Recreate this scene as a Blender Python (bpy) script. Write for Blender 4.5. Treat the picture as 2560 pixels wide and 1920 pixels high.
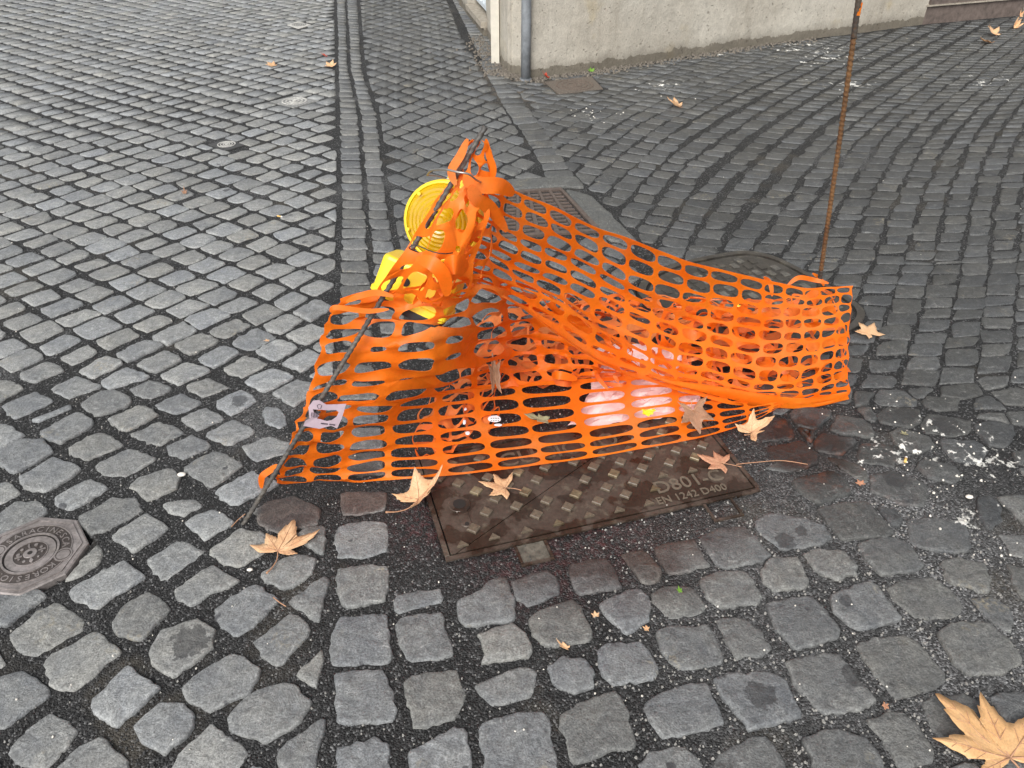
import bpy, math, random
from mathutils import Vector, Matrix, noise as mn
random.seed(7)
R = math.radians
# ------------------------------------------------------------------ camera, light
FPX, CX, CY, YH, CAMH = 1924.0, 1280.0, 960.0, -445.0, 1.456
TH = math.atan((CY - YH) / FPX)
scene = bpy.context.scene
for o in list(bpy.data.objects): bpy.data.objects.remove(o)
cam_data = bpy.data.cameras.new('camera'); cam = bpy.data.objects.new('camera', cam_data)
scene.collection.objects.link(cam); scene.camera = cam
cam.location = (0, 0, CAMH); cam.rotation_euler = (math.pi / 2 - TH, 0, 0)
cam_data.sensor_fit = 'HORIZONTAL'; cam_data.sensor_width = 36
cam_data.lens = 36 * FPX / 2560; cam_data.clip_end = 300; cam_data.clip_start = 0.05
w = bpy.data.worlds.new('World'); scene.world = w; w.use_nodes = True
nt = w.node_tree; nt.nodes.clear()
SUN_EL, SUN_AZ = 44.0, 200.0
sky = nt.nodes.new('ShaderNodeTexSky'); sky.sky_type = 'NISHITA'; sky.sun_disc = False
sky.sun_elevation = R(SUN_EL); sky.sun_rotation = R(SUN_AZ); sky.dust_density = 4.0; sky.air_density = 1.0
hs = nt.nodes.new('ShaderNodeHueSaturation'); hs.inputs['Saturation'].default_value = 0.18
bg = nt.nodes.new('ShaderNodeBackground'); bg.inputs[1].default_value = 0.13
wo = nt.nodes.new('ShaderNodeOutputWorld')
nt.links.new(sky.outputs[0], hs.inputs['Color']); nt.links.new(hs.outputs[0], bg.inputs[0]); nt.links.new(bg.outputs[0], wo.inputs[0])
sd = bpy.data.lights.new('sun', 'SUN'); sd.energy = 1.5; sd.angle = R(28); sd.color = (1, .975, .94)
so = bpy.data.objects.new('sun', sd); scene.collection.objects.link(so)
so.rotation_euler = (R(90 - SUN_EL), 0, R(180 - SUN_AZ)) if False else (0, 0, 0)
az = R(SUN_AZ); el = R(SUN_EL)
sdir = Vector((math.sin(az) * math.cos(el), math.cos(az) * math.cos(el), math.sin(el)))
so.rotation_euler = sdir.to_track_quat('Z', 'Y').to_euler()
scene.view_settings.view_transform = 'Standard'; scene.view_settings.look = 'None'
scene.view_settings.gamma = 1; scene.view_settings.exposure = 0.45; scene.view_settings.use_curve_mapping = False
scene.render.engine = 'CYCLES'
# ------------------------------------------------------------------ measuring helpers
FY, FZ, UY, UZ = math.cos(TH), -math.sin(TH), math.sin(TH), math.cos(TH)
def ray(x, y):
    a = (x - CX) / FPX; b = (y - CY) / FPX
    return Vector((a, FY - b * UY, FZ - b * UZ))
def G(x, y, z=0.0):
    d = ray(x, y); t = (z - CAMH) / d.z
    return Vector((d.x * t, d.y * t, z))
def GY(x, y, Y):
    d = ray(x, y); t = Y / d.y
    return Vector((d.x * t, Y, CAMH + d.z * t))
S = 2560 / 2212.0
def P2(x, y, m=0.0):
    return GY(x * S, y * S, m) if m >= 1.0 else G(x * S, y * S, m)
def proj(p):
    d = Vector(p) - Vector((0, 0, CAMH))
    dep = d.y * FY + d.z * FZ
    if dep <= 0.01: return (-9e9, -9e9)
    return (CX + FPX * d.x / dep, CY - FPX * (d.y * UY + d.z * UZ) / dep)
def g2(x, y):
    v = G(x, y); return (v.x, v.y)
# ------------------------------------------------------------------ object helpers
COL = scene.collection
def mesh_obj(name, verts, faces, mat=None, parent=None, smooth=False, colors=None):
    me = bpy.data.meshes.new(name); me.from_pydata([tuple(v) for v in verts], [], faces)
    if colors is not None:
        at = me.attributes.new('tint', 'FLOAT_COLOR', 'POINT')
        flat = []
        for c in colors: flat.extend((c[0], c[1], c[2], 1.0))
        at.data.foreach_set('color', flat)
    if smooth: me.polygons.foreach_set('use_smooth', [True] * len(me.polygons))
    if mat:
        for m in (mat if isinstance(mat, list) else [mat]): me.materials.append(m)
    me.update()
    o = bpy.data.objects.new(name, me); COL.objects.link(o)
    if parent: o.parent = parent
    return o
def tag(o, label=None, cat=None, group=None, kind=None):
    if label: o['label'] = label
    if cat: o['category'] = cat
    if group: o['group'] = group
    if kind: o['kind'] = kind
    return o
def thing(name, label, cat, group=None, loc=(0, 0, 0)):
    o = bpy.data.objects.new(name, None); COL.objects.link(o); o.location = loc; o.empty_display_size = .05
    return tag(o, label, cat, group)
class MB:
    def __init__(s): s.v = []; s.f = []; s.c = []
    def add(s, v, f, col=None):
        n = len(s.v); s.v.extend([Vector(p) for p in v]); s.f.extend([tuple(i + n for i in q) for q in f])
        if col is not None: s.c.extend([col] * len(v))
    def box(s, c, h, M=None):
        vs = []
        for dz in (-1, 1):
            for dx, dy in ((-1, -1), (1, -1), (1, 1), (-1, 1)): vs.append(Vector((dx * h[0], dy * h[1], dz * h[2])))
        if M: vs = [M @ v for v in vs]
        vs = [v + Vector(c) for v in vs]
        s.add(vs, [(3, 2, 1, 0), (4, 5, 6, 7), (0, 1, 5, 4), (1, 2, 6, 5), (2, 3, 7, 6), (3, 0, 4, 7)])
    def prism(s, poly, z0, z1, bev=0.0):
        n = len(poly); cx = sum(p[0] for p in poly) / n; cy = sum(p[1] for p in poly) / n
        def sh(k): return [(cx + (p[0] - cx) * k, cy + (p[1] - cy) * k) for p in poly]
        vs = [(p[0], p[1], z0) for p in poly] + [(p[0], p[1], z1 - bev) for p in poly]
        fs = [(i, (i + 1) % n, n + (i + 1) % n, n + i) for i in range(n)]
        if bev > 0:
            r = max(math.hypot(p[0] - cx, p[1] - cy) for p in poly); q = sh(1 - bev * 1.2 / r)
            vs += [(p[0], p[1], z1) for p in q]
            fs += [(n + i, n + (i + 1) % n, 2 * n + (i + 1) % n, 2 * n + i) for i in range(n)]
            fs.append(tuple(range(2 * n, 3 * n)))
        else: fs.append(tuple(range(n, 2 * n)))
        s.add(vs, fs)
    def tube(s, pts, r, n=8, cap=True, rf=None):
        pts = [Vector(p) for p in pts]; up = Vector((0, 0, 1)); vs = []; fs = []
        prev = None
        for i, p in enumerate(pts):
            t = (pts[min(i + 1, len(pts) - 1)] - pts[max(i - 1, 0)]).normalized()
            if prev is None:
                a = t.cross(up); a = a.normalized() if a.length > .05 else Vector((1, 0, 0))
            else: a = (prev - t * prev.dot(t)).normalized()
            prev = a; b = t.cross(a)
            for k in range(n):
                th = 2 * math.pi * k / n; rr = (r if not callable(r) else r(i / (len(pts) - 1)))
                if rf: rr *= rf(i, k)
                vs.append(p + (a * math.cos(th) + b * math.sin(th)) * rr)
        for i in range(len(pts) - 1):
            for k in range(n):
                fs.append((i * n + k, i * n + (k + 1) % n, (i + 1) * n + (k + 1) % n, (i + 1) * n + k))
        if cap: fs.append(tuple(range(n))[::-1]); fs.append(tuple((len(pts) - 1) * n + k for k in range(n)))
        s.add(vs, fs)
    def build(s, name, mat, parent=None, smooth=False):
        return mesh_obj(name, s.v, s.f, mat, parent, smooth, s.c if s.c and len(s.c) == len(s.v) else None)
def crom(pts, n):
    out = []; m = len(pts)
    for i in range(m - 1):
        p0 = pts[max(i - 1, 0)]; p1 = pts[i]; p2 = pts[i + 1]; p3 = pts[min(i + 2, m - 1)]
        for k in range(n):
            t = k / n
            out.append(.5 * ((2 * p1) + (p2 - p0) * t + (2 * p0 - 5 * p1 + 4 * p2 - p3) * t * t + (3 * p1 - p0 - 3 * p2 + p3) * t ** 3))
    out.append(pts[-1]); return out
# ------------------------------------------------------------------ materials
class NT:
    def __init__(s, name):
        s.m = bpy.data.materials.new(name); s.m.use_nodes = True; s.t = s.m.node_tree
        s.b = s.t.nodes['Principled BSDF']; s.out = s.t.nodes['Material Output']
        s.pos = s.n('ShaderNodeNewGeometry').outputs['Position']
    def n(s, t, **k):
        x = s.t.nodes.new(t)
        for a, b in k.items(): setattr(x, a, b)
        return x
    def l(s, a, b): s.t.links.new(a, b)
    def put(s, sock, v):
        if hasattr(v, 'is_output'): s.l(v, sock)
        elif isinstance(v, (tuple, list)) and len(v) == 3 and sock.type == 'RGBA': sock.default_value = (*v, 1)
        else: sock.default_value = v
    def noise(s, scale, det=4, rough=.6, vec=None, dist=0.0, off=None):
        x = s.n('ShaderNodeTexNoise'); x.inputs['Scale'].default_value = scale; x.inputs['Detail'].default_value = det
        x.inputs['Roughness'].default_value = rough; x.inputs['Distortion'].default_value = dist
        v = vec or s.pos
        if off: 
            a = s.n('ShaderNodeVectorMath', operation='ADD'); s.l(v, a.inputs[0]); a.inputs[1].default_value = off; v = a.outputs[0]
        s.l(v, x.inputs['Vector']); return x.outputs[0]
    def voro(s, scale, feature='F1', vec=None, out=0, rand=1.0):
        x = s.n('ShaderNodeTexVoronoi', feature=feature); x.inputs['Scale'].default_value = scale
        x.inputs['Randomness'].default_value = rand
        s.l(vec or s.pos, x.inputs['Vector']); return x.outputs[out]
    def ramp(s, f, stops, interp='LINEAR'):
        x = s.n('ShaderNodeValToRGB'); x.color_ramp.interpolation = interp; e = x.color_ramp.elements
        while len(e) < len(stops): e.new(.5)
        for i, (p, c) in enumerate(stops):
            e[i].position = p; e[i].color = (c, c, c, 1) if not isinstance(c, tuple) else (*c, 1)
        s.put(x.inputs[0], f); return x.outputs[0]
    def mix(s, f, a, b, mode='MIX'):
        x = s.n('ShaderNodeMix', data_type='RGBA', blend_type=mode)
        s.put(x.inputs[0], f); s.put(x.inputs[6], a); s.put(x.inputs[7], b); return x.outputs[2]
    def math(s, op, a, b=0.0, c=None):
        x = s.n('ShaderNodeMath', operation=op); s.put(x.inputs[0], a); s.put(x.inputs[1], b)
        if c is not None: s.put(x.inputs[2], c)
        return x.outputs[0]
    def blob(s, p, r0, r1):
        d = s.n('ShaderNodeVectorMath', operation='DISTANCE'); s.l(s.pos, d.inputs[0]); d.inputs[1].default_value = p
        x = s.n('ShaderNodeMapRange'); s.l(d.outputs['Value'], x.inputs[0])
        x.inputs[1].default_value = r0; x.inputs[2].default_value = r1; x.inputs[3].default_value = 1; x.inputs[4].default_value = 0
        return x.outputs[0]
    def vscale(s, v, k):
        x = s.n('ShaderNodeVectorMath', operation='MULTIPLY'); s.l(v, x.inputs[0]); x.inputs[1].default_value = k; return x.outputs[0]
    def bump(s, h, st, dist, prev=None):
        x = s.n('ShaderNodeBump'); x.inputs['Strength'].default_value = st; x.inputs['Distance'].default_value = dist
        s.l(h, x.inputs['Height'])
        if prev: s.l(prev, x.inputs['Normal'])
        return x.outputs[0]
    def fin(s, col=None, rough=None, normal=None, **k):
        if col is not None: s.put(s.b.inputs['Base Color'], col)
        if rough is not None: s.put(s.b.inputs['Roughness'], rough)
        if normal is not None: s.l(normal, s.b.inputs['Normal'])
        for a, b in k.items(): s.put(s.b.inputs[a.replace('_', ' ')], b)
        return s.m
def bu(v): return tuple(v)
WHITE_SPOTS = [(2220, 1110, .02, .30), (2480, 1150, .02, .30), (2040, 130, .05, 1.2), (1650, 215, .05, .45), (2130, 215, .05, .6), (1760, 130, .05, .5), (1480, 285, .02, .25),(2470,200,.05,.5), (2350, 1080, .02, .3), (2420, 1290, .02, .2)]
def white_mask(N):
    m = None
    for x, y, a, b in WHITE_SPOTS:
        q = N.blob(bu(G(x, y)), a, b); m = q if m is None else N.math('MAXIMUM', m, q)
    n = N.noise(26, 5, .65)
    th = N.math('ADD', N.math('MULTIPLY', m, .20), N.math('ADD', N.math('MULTIPLY', n, .6), N.math('MULTIPLY', N.noise(7, 3, .6, off=(3, 3, 3)), .42)))
    return N.ramp(th, [(.745, 0), (.772, 1)])
WET = [(2470 * S / S * 0 + 1500, 1190, .15, .62)]
def wet_mask(N):
    m = N.blob(bu(G(1450, 1180)), .18, .62)
    m = N.math('MAXIMUM', m, N.blob(bu(G(740, 1260)), .03, .16))
    m = N.math('MAXIMUM', m, N.blob(bu(G(2020, 1120)), .03, .22))
    m = N.math('MAXIMUM', m, N.blob(bu(G(900, 1230)), .03, .14))
    return N.ramp(N.math('ADD', m, N.math('MULTIPLY', N.noise(9, 4, .6), .7)), [(.62, 0), (.95, 1)])
def mat_stone():
    N = NT('basalt_sett')
    at = N.n('ShaderNodeAttribute', attribute_name='tint'); base = at.outputs['Color']
    n1 = N.noise(13, 5, .65, dist=.5); n2 = N.noise(52, 5, .75); n3 = N.noise(240, 3, .6)
    c = N.mix(N.ramp(n1, [(.3, 0), (.7, 1)]), N.mix(1, base, (.84, .85, .87), 'MULTIPLY'), N.mix(1, base, (1.24, 1.21, 1.15), 'MULTIPLY'))
    c = N.mix(1, c, N.ramp(n2, [(.28, .60), (.72, 1.38)]), 'MULTIPLY')
    c = N.mix(1, c, N.ramp(n3, [(.3, .62), (.7, 1.36)]), 'MULTIPLY')
    # pale scuffs, long and thin
    sv = N.vscale(N.pos, (38, 100, 40)); sc = N.noise(1, 5, .72, sv, .6)
    sv2 = N.vscale(N.pos, (110, 34, 40)); sc2 = N.noise(1, 4, .7, sv2, .9)
    scm = N.math('MAXIMUM', N.ramp(sc, [(.56, 0), (.68, .85)]), N.ramp(sc2, [(.58, 0), (.70, .7)]))
    scm = N.math('MULTIPLY', scm, N.ramp(N.noise(11, 3, .5), [(.40, .12), (.62, 1)]))
    c = N.mix(scm, c, N.mix(.35, N.mix(1, c, (1.9, 1.9, 1.85), 'MULTIPLY'), (.42, .42, .40)))
    # specks
    sp = N.ramp(N.voro(210), [(.0, 1), (.16, 0)]); spm = N.math('MULTIPLY', sp, N.ramp(N.noise(40, 2), [(.5, 0), (.58, .8)]))
    c = N.mix(spm, c, (.5, .49, .47))
    # ochre lichen
    li = N.math('MULTIPLY', N.ramp(N.noise(5, 4, .6, off=(7, 3, 1)), [(.6, 0), (.7, 1)]), N.ramp(N.noise(70, 4, .7), [(.5, 0), (.6, .55)]))
    c = N.mix(li, c, (.36, .31, .21))
    # dark spots (gum, damp)
    ds = N.ramp(N.noise(14, 2, .4, off=(3, 9, 2)), [(.735, 0), (.755, .75)])
    c = N.mix(ds, c, (.035, .035, .04))
    pm = None
    for x, y, r_ in ((474, 1605, .036), (1963, 1351, .022), (2003, 1329, .015), (1902, 1741, .028), (2136, 1690, .022), (2241, 1197, .03), (2368, 1061, .034), (2264, 1032, .034), (599, 1003, .022), (2113, 1504, .014)):
        q = N.blob(bu(G(x, y)), 0, r_ * 1.7); pm = q if pm is None else N.math('MAXIMUM', pm, q)
    pm = N.ramp(N.math('ADD', pm, N.math('MULTIPLY', N.noise(44, 5, .7), 1.3)), [(.98, 0), (1.10, 1)])
    c = N.mix(N.math('MULTIPLY', pm, .62), c, (.028, .027, .028))
    wet = wet_mask(N)
    c = N.mix(wet, c, N.mix(1, c, (.38, .30, .28), 'MULTIPLY'))
    rs = N.math('MULTIPLY', N.ramp(N.noise(16, 4, .6, off=(1, 5, 0)), [(.55, 0), (.66, .7)]), N.blob(bu(G(2010, 1110)), .1, .35))
    c = N.mix(rs, c, (.13, .045, .025))
    wm = white_mask(N); c = N.mix(wm, c, (.72, .71, .66))
    r = N.ramp(n2, [(.2, .46), (.8, .72)]); r = N.math('SUBTRACT', r, N.math('MULTIPLY', wet, .22)); r = N.math('SUBTRACT', r, N.math('MULTIPLY', ds, .1)); r = N.math('SUBTRACT', r, N.math('MULTIPLY', pm, .2))
    b = N.bump(n2, .6, .007); b = N.bump(n3, .6, .0022, b); b = N.bump(n1, .6, .014, b); b = N.bump(wm, .4, .002, b)
    return N.fin(c, r, b, Specular_IOR_Level=.5)
def mat_asphalt():
    N = NT('dark_grit_joint')
    v1 = N.voro(230, out=1); g1 = N.n('ShaderNodeSeparateColor'); N.l(v1, g1.inputs[0])
    d1 = N.voro(230); n1 = N.noise(3.2, 4, .6); n2 = N.noise(45, 4, .7)
    c = N.ramp(g1.outputs[0], [(0, .006), (.55, .016), (.88, .042), (.97, .16)])
    c = N.mix(1, c, N.ramp(n1, [(.3, .75), (.7, 1.35)]), 'MULTIPLY')
    # pale grit area, bottom right
    pm = N.blob(bu(G(2330, 1550)), .15, .75); pm = N.math('MULTIPLY', pm, N.ramp(n1, [(.3, .3), (.6, 1)]))
    pm = N.math('MAXIMUM', pm, N.blob(bu(G(2250, 1280)), .05, .32))
    pm = N.math('MAXIMUM', pm, N.math('MULTIPLY', N.ramp(N.noise(1.7, 3, off=(5, 2, 0)), [(.6, 0), (.7, .55)]), 1))
    pale = N.ramp(g1.outputs[1], [(0, .03), (.4, .10), (.8, .26), (.97, .5)])
    c = N.mix(N.math('MULTIPLY', pm, .62), c, pale)
    dirt = N.math('MULTIPLY', N.ramp(N.noise(2.3, 4, off=(2, 8, 0)), [(.58, 0), (.68, .6)]), .7)
    c = N.mix(dirt, c, (.10, .085, .062))
    rm = N.math('MULTIPLY', N.math('MAXIMUM', N.blob(bu(G(1500, 1335)), .02, .2), N.math('MAXIMUM', N.blob(bu(G(1330, 1390)), .02, .22), N.blob(bu(G(1080, 1300)), .02, .16))), N.ramp(N.noise(60, 4, .7), [(.45, 0), (.66, .6)]))
    c = N.mix(rm, c, (.14, .038, .042))
    wet = wet_mask(N)
    c = N.mix(N.math('MULTIPLY', wet, .5), c, N.mix(1, c, (.55, .42, .38), 'MULTIPLY'))
    wm = white_mask(N); c = N.mix(wm, c, (.68, .67, .62))
    tan = N.math('MULTIPLY', N.math('MAXIMUM', N.blob(bu(G(1330, 225)), .05, .45),N.blob(bu(G(1240, 180)), .05, .3)), N.ramp(N.noise(14, 4), [(.4, 0), (.55, .7)]))
    c = N.mix(tan, c, (.24, .20, .15))
    b = N.bump(N.math('ADD', N.math('MULTIPLY', d1, -1), g1.outputs[2]), .9, .004); b = N.bump(n2, .5, .006, b)
    r = N.math('SUBTRACT', .75, N.math('MULTIPLY', wet, .25))
    return N.fin(c, r, b)
def mat_iron(name, c0, c1, wetness=.5, worn=0.3):
    N = NT(name)
    n1 = N.noise(9, 5, .65); n2 = N.noise(90, 4, .7); n3 = N.noise(400, 2)
    c = N.mix(N.ramp(n1, [(.35, 0), (.65, 1)]), c0, c1)
    c = N.mix(1, c, N.ramp(n2, [(.3, .7), (.7, 1.3)]), 'MULTIPLY')
    du = N.math('MULTIPLY', N.ramp(N.noise(22, 5, .7, off=(3, 1, 0)), [(.56, 0), (.66, 1)]), worn)
    c = N.mix(du, c, (.33, .30, .22))
    wt = N.ramp(N.noise(11, 3, .5, off=(9, 1, 4)), [(.48, 0), (.54, 1)])
    c = N.mix(N.math('MULTIPLY', wt, wetness), c, N.mix(1, c, (.45, .38, .33), 'MULTIPLY'))
    r = N.math('SUBTRACT', .5, N.math('MULTIPLY', wt, .3 * wetness * 1.4))
    b = N.bump(n3, .25, .0008); b = N.bump(n2, .3, .0015, b)
    return N.fin(c, r, b, Metallic=.25)
def mat_plain(name, col, rough=.5, nscale=40, var=.15, bumpd=.001, **k):
    N = NT(name); n = N.noise(nscale, 4, .65)
    c = N.mix(1, col, N.ramp(n, [(.3, 1 - var), (.7, 1 + var)]), 'MULTIPLY')
    return N.fin(c, rough, N.bump(n, .3, bumpd), **k)
def mat_net(name, col, deep):
    N = NT(name)
    n1 = N.noise(6, 3, .5); n2 = N.noise(40, 3, .6)
    c = N.mix(N.ramp(n1, [(.35, 0), (.65, 1)]), col, deep)
    c = N.mix(N.ramp(N.noise(4, 4, .6, off=(5, 1, 2)), [(.52, 0), (.66, .5)]), c, (.95, .40, .12))
    c = N.mix(1, c, N.ramp(N.noise(55, 4, .7), [(.3, .92), (.6, 1.05)]), 'MULTIPLY')
    dirt = N.math('MULTIPLY', N.ramp(N.noise(90, 4, .7), [(.66, 0), (.74, 1)]), .35); c = N.mix(dirt, c, (.35, .2, .1))
    N.fin(c, N.ramp(n2, [(.3, .36), (.7, .55)]), N.bump(n2, .12, .002), Specular_IOR_Level=.45)
    tr = N.n('ShaderNodeBsdfTranslucent'); N.l(c, tr.inputs[0])
    mx = N.n('ShaderNodeMixShader'); mx.inputs[0].default_value = .48
    N.l(N.b.outputs[0], mx.inputs[1]); N.l(tr.outputs[0], mx.inputs[2]); N.l(mx.outputs[0], N.out.inputs[0])
    return N.m
def mat_wall():
    N = NT('pitted_plaster_wall')
    n1 = N.noise(1.6, 5, .6); n2 = N.noise(14, 6, .7); n3 = N.noise(110, 4, .7)
    c = N.mix(N.ramp(n1, [(.35, 0), (.65, 1)]), (.46, .42, .35), (.56, .525, .45))
    c = N.mix(1, c, N.ramp(n2, [(.3, .84), (.7, 1.1)]), 'MULTIPLY'); c = N.mix(1, c, N.ramp(n3, [(.3, .84), (.7, 1.1)]), 'MULTIPLY')
    st = N.noise(1, 4, .6, N.vscale(N.pos, (7, 7, .5)))
    c = N.mix(N.ramp(st, [(.56, 0), (.7, .35)]), c, (.25, .215, .165))
    pit = N.ramp(N.noise(42, 3, .55, N.vscale(N.pos, (1, 1, 1.5)), .5), [(.66, 0), (.71, 1)])
    pit2 = N.ramp(N.noise(13, 4, .6, N.vscale(N.pos, (1, 1, .6)), 1.0, off=(4, 2, 7)), [(.685, 0), (.72, .8)])
    pt = N.math('MAXIMUM', pit, pit2)
    c = N.mix(N.math('MULTIPLY', pt, .62), c, (.15, .125, .095))
    ye = N.ramp(N.noise(2.6, 4, off=(2, 5, 3)), [(.6, 0), (.72, .5)]); c = N.mix(ye, c, (.45, .36, .20))
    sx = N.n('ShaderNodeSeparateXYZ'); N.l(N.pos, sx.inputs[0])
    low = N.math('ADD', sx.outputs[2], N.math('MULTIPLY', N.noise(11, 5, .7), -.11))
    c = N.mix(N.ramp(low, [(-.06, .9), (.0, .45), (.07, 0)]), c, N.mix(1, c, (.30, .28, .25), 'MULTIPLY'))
    gn = N.math('MULTIPLY', N.noise(13, 5, .75), 1.5)
    for p_, r_, col_, k_ in (((0.997, 6.169, 0.136), .13, (.16, .145, .13), .5), ((0.382, 5.726, 0.406), .07, (.38, .31, .23), .5), ((0.208, 5.68, 0.319), .045, (.33, .25, .18), .6), ((0.448, 5.743, 0.182), .025, (.22, .19, .16), .7), ((1.258, 6.314, 0.331), .28, (.46, .36, .20), .5)):
        c = N.mix(N.math('MULTIPLY', N.ramp(N.math('ADD', N.blob(p_, 0, r_ * 1.6), gn), [(1.05, 0), (1.4, 1)]), k_), c, col_)
    for p_ in ((1.849, 6.604, 0.308),):
        dd = N.n('ShaderNodeVectorMath', operation='DISTANCE'); N.l(N.vscale(N.pos, (1, 1, 0)), dd.inputs[0]); dd.inputs[1].default_value = (p_[0], p_[1], 0)
        c = N.mix(N.math('MULTIPLY', N.ramp(dd.outputs['Value'], [(0, .75), (.05, 0)]), N.ramp(N.noise(8, 4), [(.3, .4), (.6, 1)])), c, (.20, .17, .13))
    b = N.bump(N.math('SUBTRACT', n2, pt), .7, .012); b = N.bump(n3, .5, .004, b)
    return N.fin(c, .85, b)
def mat_leaf(name, c0, c1, edge):
    N = NT(name)
    n1 = N.noise(30, 4, .6); n2 = N.noise(260, 3, .6)
    c = N.mix(N.ramp(n1, [(.35, 0), (.65, 1)]), c0, c1)
    c = N.mix(N.ramp(N.noise(75, 5, .7, off=(1, 2, 3)), [(.62, 0), (.70, .6)]), c, edge)
    c = N.mix(1, c, N.ramp(n2, [(.3, .86), (.7, 1.1)]), 'MULTIPLY')
    N.fin(c, .6, N.bump(N.math('ADD', n1, N.math('MULTIPLY', n2, .3)), .4, .003))
    tr = N.n('ShaderNodeBsdfTranslucent'); N.l(c, tr.inputs[0]); mx = N.n('ShaderNodeMixShader'); mx.inputs[0].default_value = .2
    N.l(N.b.outputs[0], mx.inputs[1]); N.l(tr.outputs[0], mx.inputs[2]); N.l(mx.outputs[0], N.out.inputs[0])
    return N.m
def mat_rust(name, c0, c1, c2, metal=.3):
    N = NT(name); n1 = N.noise(12, 4, .6); n2 = N.noise(150, 4, .7)
    c = N.mix(N.ramp(n1, [(.4, 0), (.6, 1)]), c0, c1); c = N.mix(N.ramp(n2, [(.5, 0), (.62, .7)]), c, c2)
    return N.fin(c, .6, N.bump(n2, .5, .0012), Metallic=metal)
M_STONE = mat_stone(); M_GRIT = mat_asphalt(); M_WALL = mat_wall()
M_HATCH = mat_iron('wet_brown_iron', (.070, .050, .038), (.105, .080, .064), .85, .25)
M_STUD2 = mat_plain('stud_iron', (.125, .098, .070), .35, 120, .35)
M_STUD = mat_iron('worn_stud_iron', (.15, .115, .07), (.26, .21, .13), .5, .6)
M_HATCH2 = mat_iron('grey_brown_iron', (.055, .05, .044), (.085, .078, .068), .3, .2)
M_OCT = mat_iron('worn_bright_iron', (.20, .18, .17), (.30, .27, .26), .15, .1)
M_OCTD = mat_iron('dark_recess_iron', (.06, .05, .045), (.09, .075, .068), .3, .1)
M_SEAM = mat_plain('seam_dirt', (.018, .015, .013), .8)
M_NET = mat_net('orange_plastic', (.98, .30, .018), (.97, .235, .010))
M_NETP = mat_net('pale_orange_plastic', (.95, .36, .11), (.95, .24, .035))  # paler, peachier orange for the back layers and some loose strands
M_REBAR = mat_rust('steel_rebar', (.10, .096, .092), (.17, .155, .135), (.08, .06, .045), .4)
M_RUST = mat_rust('rusty_rebar', (.13, .065, .028), (.21, .11, .045), (.06, .04, .028), .1)
M_RUSTD = mat_rust('dark_rebar', (.06, .055, .05), (.10, .085, .07), (.13, .07, .035), .3)
M_WIRE = mat_plain('galvanised_wire', (.42, .40, .37), .35, Metallic=.8)
M_YEL = mat_plain('yellow_plastic', (.95, .68, .03), .35, 12, .06, .0005)
N = NT('yellow_lens'); nn = N.noise(30, 3)
N.fin(N.mix(N.ramp(nn, [(.3, 0), (.7, 1)]), (.80, .54, .0), (.72, .44, .0)), .18, None, Transmission_Weight=.35, Specular_IOR_Level=.6); M_LENS = N.m
M_BLK = mat_plain('black_rubber', (.012, .012, .013), .5)
M_PINK = mat_plain('pinkish_white_film', (.83, .68, .66), .4, 25, .08, .003)
M_LBL = mat_plain('pale_pink_label', (.46, .36, .41), .5, 60, .05)
M_LBLW = mat_plain('white_label', (.85, .84, .86), .5, 60, .05)
M_INK = mat_plain('ink', (.03, .02, .04), .6)
M_INKP = mat_plain('red_ink', (.55, .12, .14), .6)
M_PIPE = mat_plain('grey_painted_pipe', (.22, .235, .25), .45, 18, .3, .002)
M_WPIPE = mat_plain('cream_plastic_pipe', (.66, .62, .53), .5, 9, .12, .002)
M_CABLE = mat_plain('black_cable', (.02, .02, .022), .5)
M_BARS = mat_plain('white_painted_bars', (.62, .68, .72), .45)
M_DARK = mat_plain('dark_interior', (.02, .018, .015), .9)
M_SILL = mat_plain('dark_brown_sill_stone', (.14, .11, .095), .7, 20, .35, .004)
M_SLAB = mat_plain('basalt_slab', (.13, .135, .13), .6, 22, .35, .004)
M_CONC = mat_plain('pale_cement', (.36, .32, .26), .85, 30, .3, .006)
M_BUTT = mat_plain('cigarette_filter', (.80, .52, .16), .7)
M_CHIP = mat_plain('pale_stone_chip', (.30, .29, .27), .8, 200, .4)
M_WCHIP = mat_plain('white_pebble', (.78, .74, .66), .6, 50, .1)
M_LEAF = {
 'tan': mat_leaf('tan_leaf', (.86, .58, .34), (.78, .46, .24), (.50, .22, .09)),
 'pink': mat_leaf('pinkish_leaf', (.72, .40, .24), (.62, .30, .18), (.42, .12, .07)),
 'brown': mat_leaf('brown_leaf', (.50, .29, .18), (.36, .20, .12), (.15, .08, .05)),
 'green': mat_leaf('greenish_dry_leaf', (.42, .38, .22), (.32, .30, .17), (.2, .16, .08)),
 'big': mat_leaf('orange_tan_leaf', (.84, .53, .26), (.79, .47, .21), (.60, .26, .10)),
 'red': mat_leaf('red_leaf', (.60, .08, .04), (.5, .07, .04), (.3, .05, .03)),
 'lime': mat_leaf('green_leaf', (.2, .42, .04), (.15, .3, .04), (.1, .15, .03))}
M_VEIN = mat_plain('leaf_vein', (.48, .26, .15), .6)
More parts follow.
